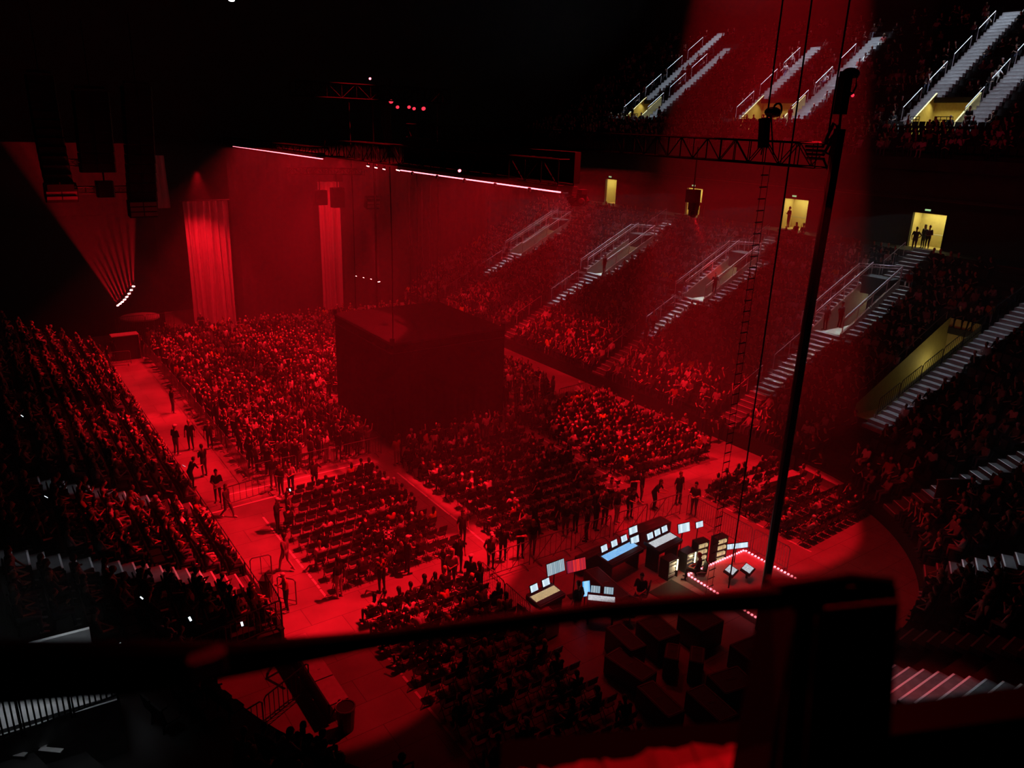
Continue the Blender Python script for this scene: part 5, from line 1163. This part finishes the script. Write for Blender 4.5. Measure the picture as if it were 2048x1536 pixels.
# paper and phones
mb = MB(); p = on_z(437, 1004, 0); mb.box((0, 0, 0), (1.0, .03, .22), ry=-.3); mb.build('paper_sheet', M['tape'], loc=p + Vector((.25, -.32, 1.08)), rz=-.3, label='long white paper held across the body in the left aisle', category='paper')
def phone(p, rz, lab, sc=1.0, tilt=-.8):
    mb = MB(); mb.box((0, 0, 0), (.075 * sc, .01, .15 * sc), bev=.004); o = mb.build('smartphone', M['black'], loc=p, rz=rz, label=lab, category='phone'); o.rotation_euler = (tilt, 0, rz)
    s_ = MB(); s_.box((0, -.0065 * 1, 0), (.068 * sc, .003, .14 * sc)); s_.build('lit_screen', M['phone_glow'], o)
LT = lambda px, py, dz=1.0: (lambda d: Vector(np.array([0, 0, H]) + d * ((H - (Z0 + dz + .48 * 7)) / (-d[2] - .48 * d[0]))))(ray(px, py))
for i, (px, py, sc, lab) in enumerate(((484, 1248, 1, 'lit phone near the lower corner of the left stand'), (380, 1238, 1, 'small yellowish lit phone in the lower left stand'), (242, 1291, 1.2, 'bluish lit phone lowest in the left stand'), (283, 1196, .8, 'tiny round phone light in the lit step area of the left stand'), (44, 832, .9, 'tiny white phone light high in the dark left stand'), (92, 994, .9, 'tiny phone light at the far left of the left stand'), (368, 932, 1.3, 'bright white phone at the boards beside the left aisle'))):
    phone(LT(px, py), .3 * i, lab, sc)
phone(on_z(493, 1496, 2.5), -.1, 'large bright white phone at the bottom edge of the photo', 1.7, -.6)
phone(on_z(580, 980, 1.15), 0, 'phone in the hands of the person in the sleeveless top', .9)
phone(tier_hit(1740, 614), PI / 2, 'tiny white phone light in the dark seats right of the drop pole', 1.2); phone(tier_hit(1950, 712), PI / 2, 'phone light beside the lit corner staircase', 1.3)
# ------------------------------------------------------------------ distribute: the largest 300 stay individuals
GN = {'left chair block': ('person seated in the left chair block among empty folding chairs', 'people seated in the left chair block'), 'middle chair block': ('person seated in the dim middle chair block before the cube', 'people seated in the middle chair block'),
      'right chair block': ('person seated in the packed bright right chair block', 'people seated in the right chair block'), 'near chair block': ('person seated in the dark near chair block beside the control area', 'people seated in the near chair block'),
      'block behind drop pole': ('person seated in the red chair block behind the drop pole', 'people seated behind the drop pole'), 'right': ('person seated in the front rows of the long right stand', 'people in the right stand'),
      'corner': ('person seated in the dark corner seats right of the tunnel', 'people in the near right corner seats'), 'left': ('person seated in the packed left stand beside the red aisle', 'people in the left stand'), 'near left': ('person seated in the dark seats at the lower left', 'people in the lower left seats'),
      'upper': ('person seated in the sparse upper deck', 'people in the upper deck'), 'standing': ('person standing packed in the crowd left of the draped cube', 'people standing in the packed crowd'), 'cube line': ('person standing in the line along the barrier before the draped cube', 'people along the cube barrier')}
def hidden(p):
    x, y, z = proj((p[0], p[1], p[2] + .7)); return (1575 < x < 1800 and y > 1190) or (y > 1290 and x < 380 and y < 1380)
CN = {'black': 'black', 'charcoal': 'charcoal', 'grey': 'grey', 'pale': 'a pale top', 'white': 'a white top', 'red': 'a dark red top'}; HN = {'short': 'short hair', 'long': 'long hair', 'bun': 'a bun', 'cap': 'a cap'}
cand = []
for q in PEOPLE:
    hgt = 1.3 if q[0] == 'sit' else 1.75
    if not in_frame((q[1][0], q[1][1], q[1][2] + .8), 25): continue
    cand.append((proj(q[1])[2], q))
cand.sort(key=lambda t: t[0])
room = 296 - COUNT[0]; n_i = 0; idx = 0
for dist, q in cand:
    kind, p, rz, nm, tg_ = q; pose = rnd.choice(SITP if kind == 'sit' else STP); zz = p[2] - (.02 if kind == 'sit' else 0)
    if nm == 'cube line': zz = 0
    if n_i < room and not hidden(p) and not (nm in ('near left',) and rnd.random() < .5):
        lab, grp = GN[nm]; col = rnd.choices(('black', 'charcoal', 'grey', 'pale', 'white', 'red'), (40, 24, 12, 9, 8, 5))[0]
        hr = rnd.choices(('short', 'long', 'bun', 'cap'), (5, 4, 1, .8))[0]
        if 'block' in nm: lab = 'person in %s, %s' % (CN[col], tg_)
        elif nm == 'cube line': lab = 'person in %s standing at the cube barrier, %s' % (CN[col], tg_)
        elif nm == 'standing': lab = 'person in %s with %s, near edge of the standing crowd' % (CN[col], HN[hr])
        else: lab = 'person in %s with %s, %s, %s' % (CN[col], HN[hr], tg_, {'left': 'left stand', 'near left': 'lower left seats', 'corner': 'near right corner', 'right': 'right stand', 'upper': 'upper deck'}[nm])
        person(pose, (p[0], p[1], zz), rz, lab, grp, col, hr, sc=.95 + .1 * rnd.random()); n_i += 1
    elif not hidden(p): crowd(pose, (p[0], p[1], zz), rz, .95 + .1 * rnd.random())
v = np.vstack(CR['v']); f_ = np.vstack(CR['f']); mi = np.concatenate(CR['m'])
me = bpy.data.meshes.new('crowd'); me.vertices.add(len(v)); me.vertices.foreach_set('co', v.ravel()); me.loops.add(f_.size); me.loops.foreach_set('vertex_index', f_.ravel().astype(np.int32))
me.polygons.add(len(f_)); me.polygons.foreach_set('loop_start', np.arange(0, f_.size, 3, dtype=np.int32)); me.polygons.foreach_set('loop_total', np.full(len(f_), 3, dtype=np.int32))
for mt in ('skin_i', 'shirt_i', 'pants_i', 'pants_i', 'hair_i', 'cap'): me.materials.append(M[mt])
me.polygons.foreach_set('material_index', mi.astype(np.int32)); me.polygons.foreach_set('use_smooth', np.ones(len(f_), bool)); me.update(); me.validate()
co = bpy.data.objects.new('crowd', me); COL.objects.link(co); co['kind'] = 'stuff'; co['label'] = 'thousands of spectators filling the stands and the floor beyond the nearest people'; co['category'] = 'crowd'
print('CROWD', CR['c'], 'individual', n_i + COUNT[0], 'verts', len(v))
CHAIRS = [c for c in CHAIRS if in_frame((c[0], c[1], .5), 20) and not hidden((c[0], c[1], 0))]; CHAIRS.sort(key=lambda c: proj((c[0], c[1], .5))[2])
ROWN = {}
for i, (x, y, rz, nm, tg_) in enumerate(CHAIRS):
    if i < 298:
        c = CH if i == 0 else copy_tree(CH); c.location = (x, y, 0); c.rotation_euler = (0, 0, rz); c['category'] = 'chair'; c['group'] = 'black folding chairs in the ' + nm; c['label'] = 'black folding chair, ' + tg_
    else: low_copy(LCH, LC, (x, y, 0), rz)
LCH.build('folding_chairs', M['chair_plastic'], kind='stuff', label='rows of black folding chairs farther back on the floor', category='chairs')
SEATS = [s for s in SEATS if in_frame(s[0], 20) and not hidden(s[0])]; SEATS.sort(key=lambda s: proj(s[0])[2])
sme = SM.mesh('stadium_seat', [M['seat']]); far = MB()
for i, (p, rz, ri) in enumerate(SEATS):
    if i < 298:
        o = bpy.data.objects.new('stadium_seat', sme); COL.objects.link(o); o.location = p; o.rotation_euler = (0, 0, rz); o['category'] = 'seat'
        k_ = p[0] < 20; o['group'] = 'dark tip-up seats at the ' + ('lower left' if k_ else 'near right corner'); o['label'] = 'dark tip-up seat, %s row up, in the unlit %s' % (ORD[ri], 'lower left seats' if k_ else 'near right corner')
    else: low_copy(far, LSEAT, p, rz)
far.build('stadium_seats', M['seat'], kind='stuff', label='long rows of dark tip-up seats in the stands', category='seats')
# ------------------------------------------------------------------ theatrical haze filling the hall
def haze_mat(dn):
    hm = bpy.data.materials.new('haze'); hm.use_nodes = True; hn = hm.node_tree; hn.nodes.clear()
    vol = hn.nodes.new('ShaderNodeVolumeScatter'); vol.inputs['Density'].default_value = dn; vol.inputs['Anisotropy'].default_value = .2
    ho = hn.nodes.new('ShaderNodeOutputMaterial'); hn.links.new(vol.outputs[0], ho.inputs['Volume']); return hm
mb = MB(); mb.box((28, 42.5, 8.0), (59, 69, 15.8)); mb.build('haze', haze_mat(.006), kind='stuff', label='thin stage haze glowing red in the beams above the arena floor', category='haze')
mb = MB(); mb.tube([(29.6, 22.6, 5.5), (29.3, 23, 49)], 6.1, 28); mb.build('haze', haze_mat(.014), kind='stuff', label='added denser haze column that makes the red beam show over the near right corner', category='haze')  # haze thickened only around the corner beam, added so the beam shows
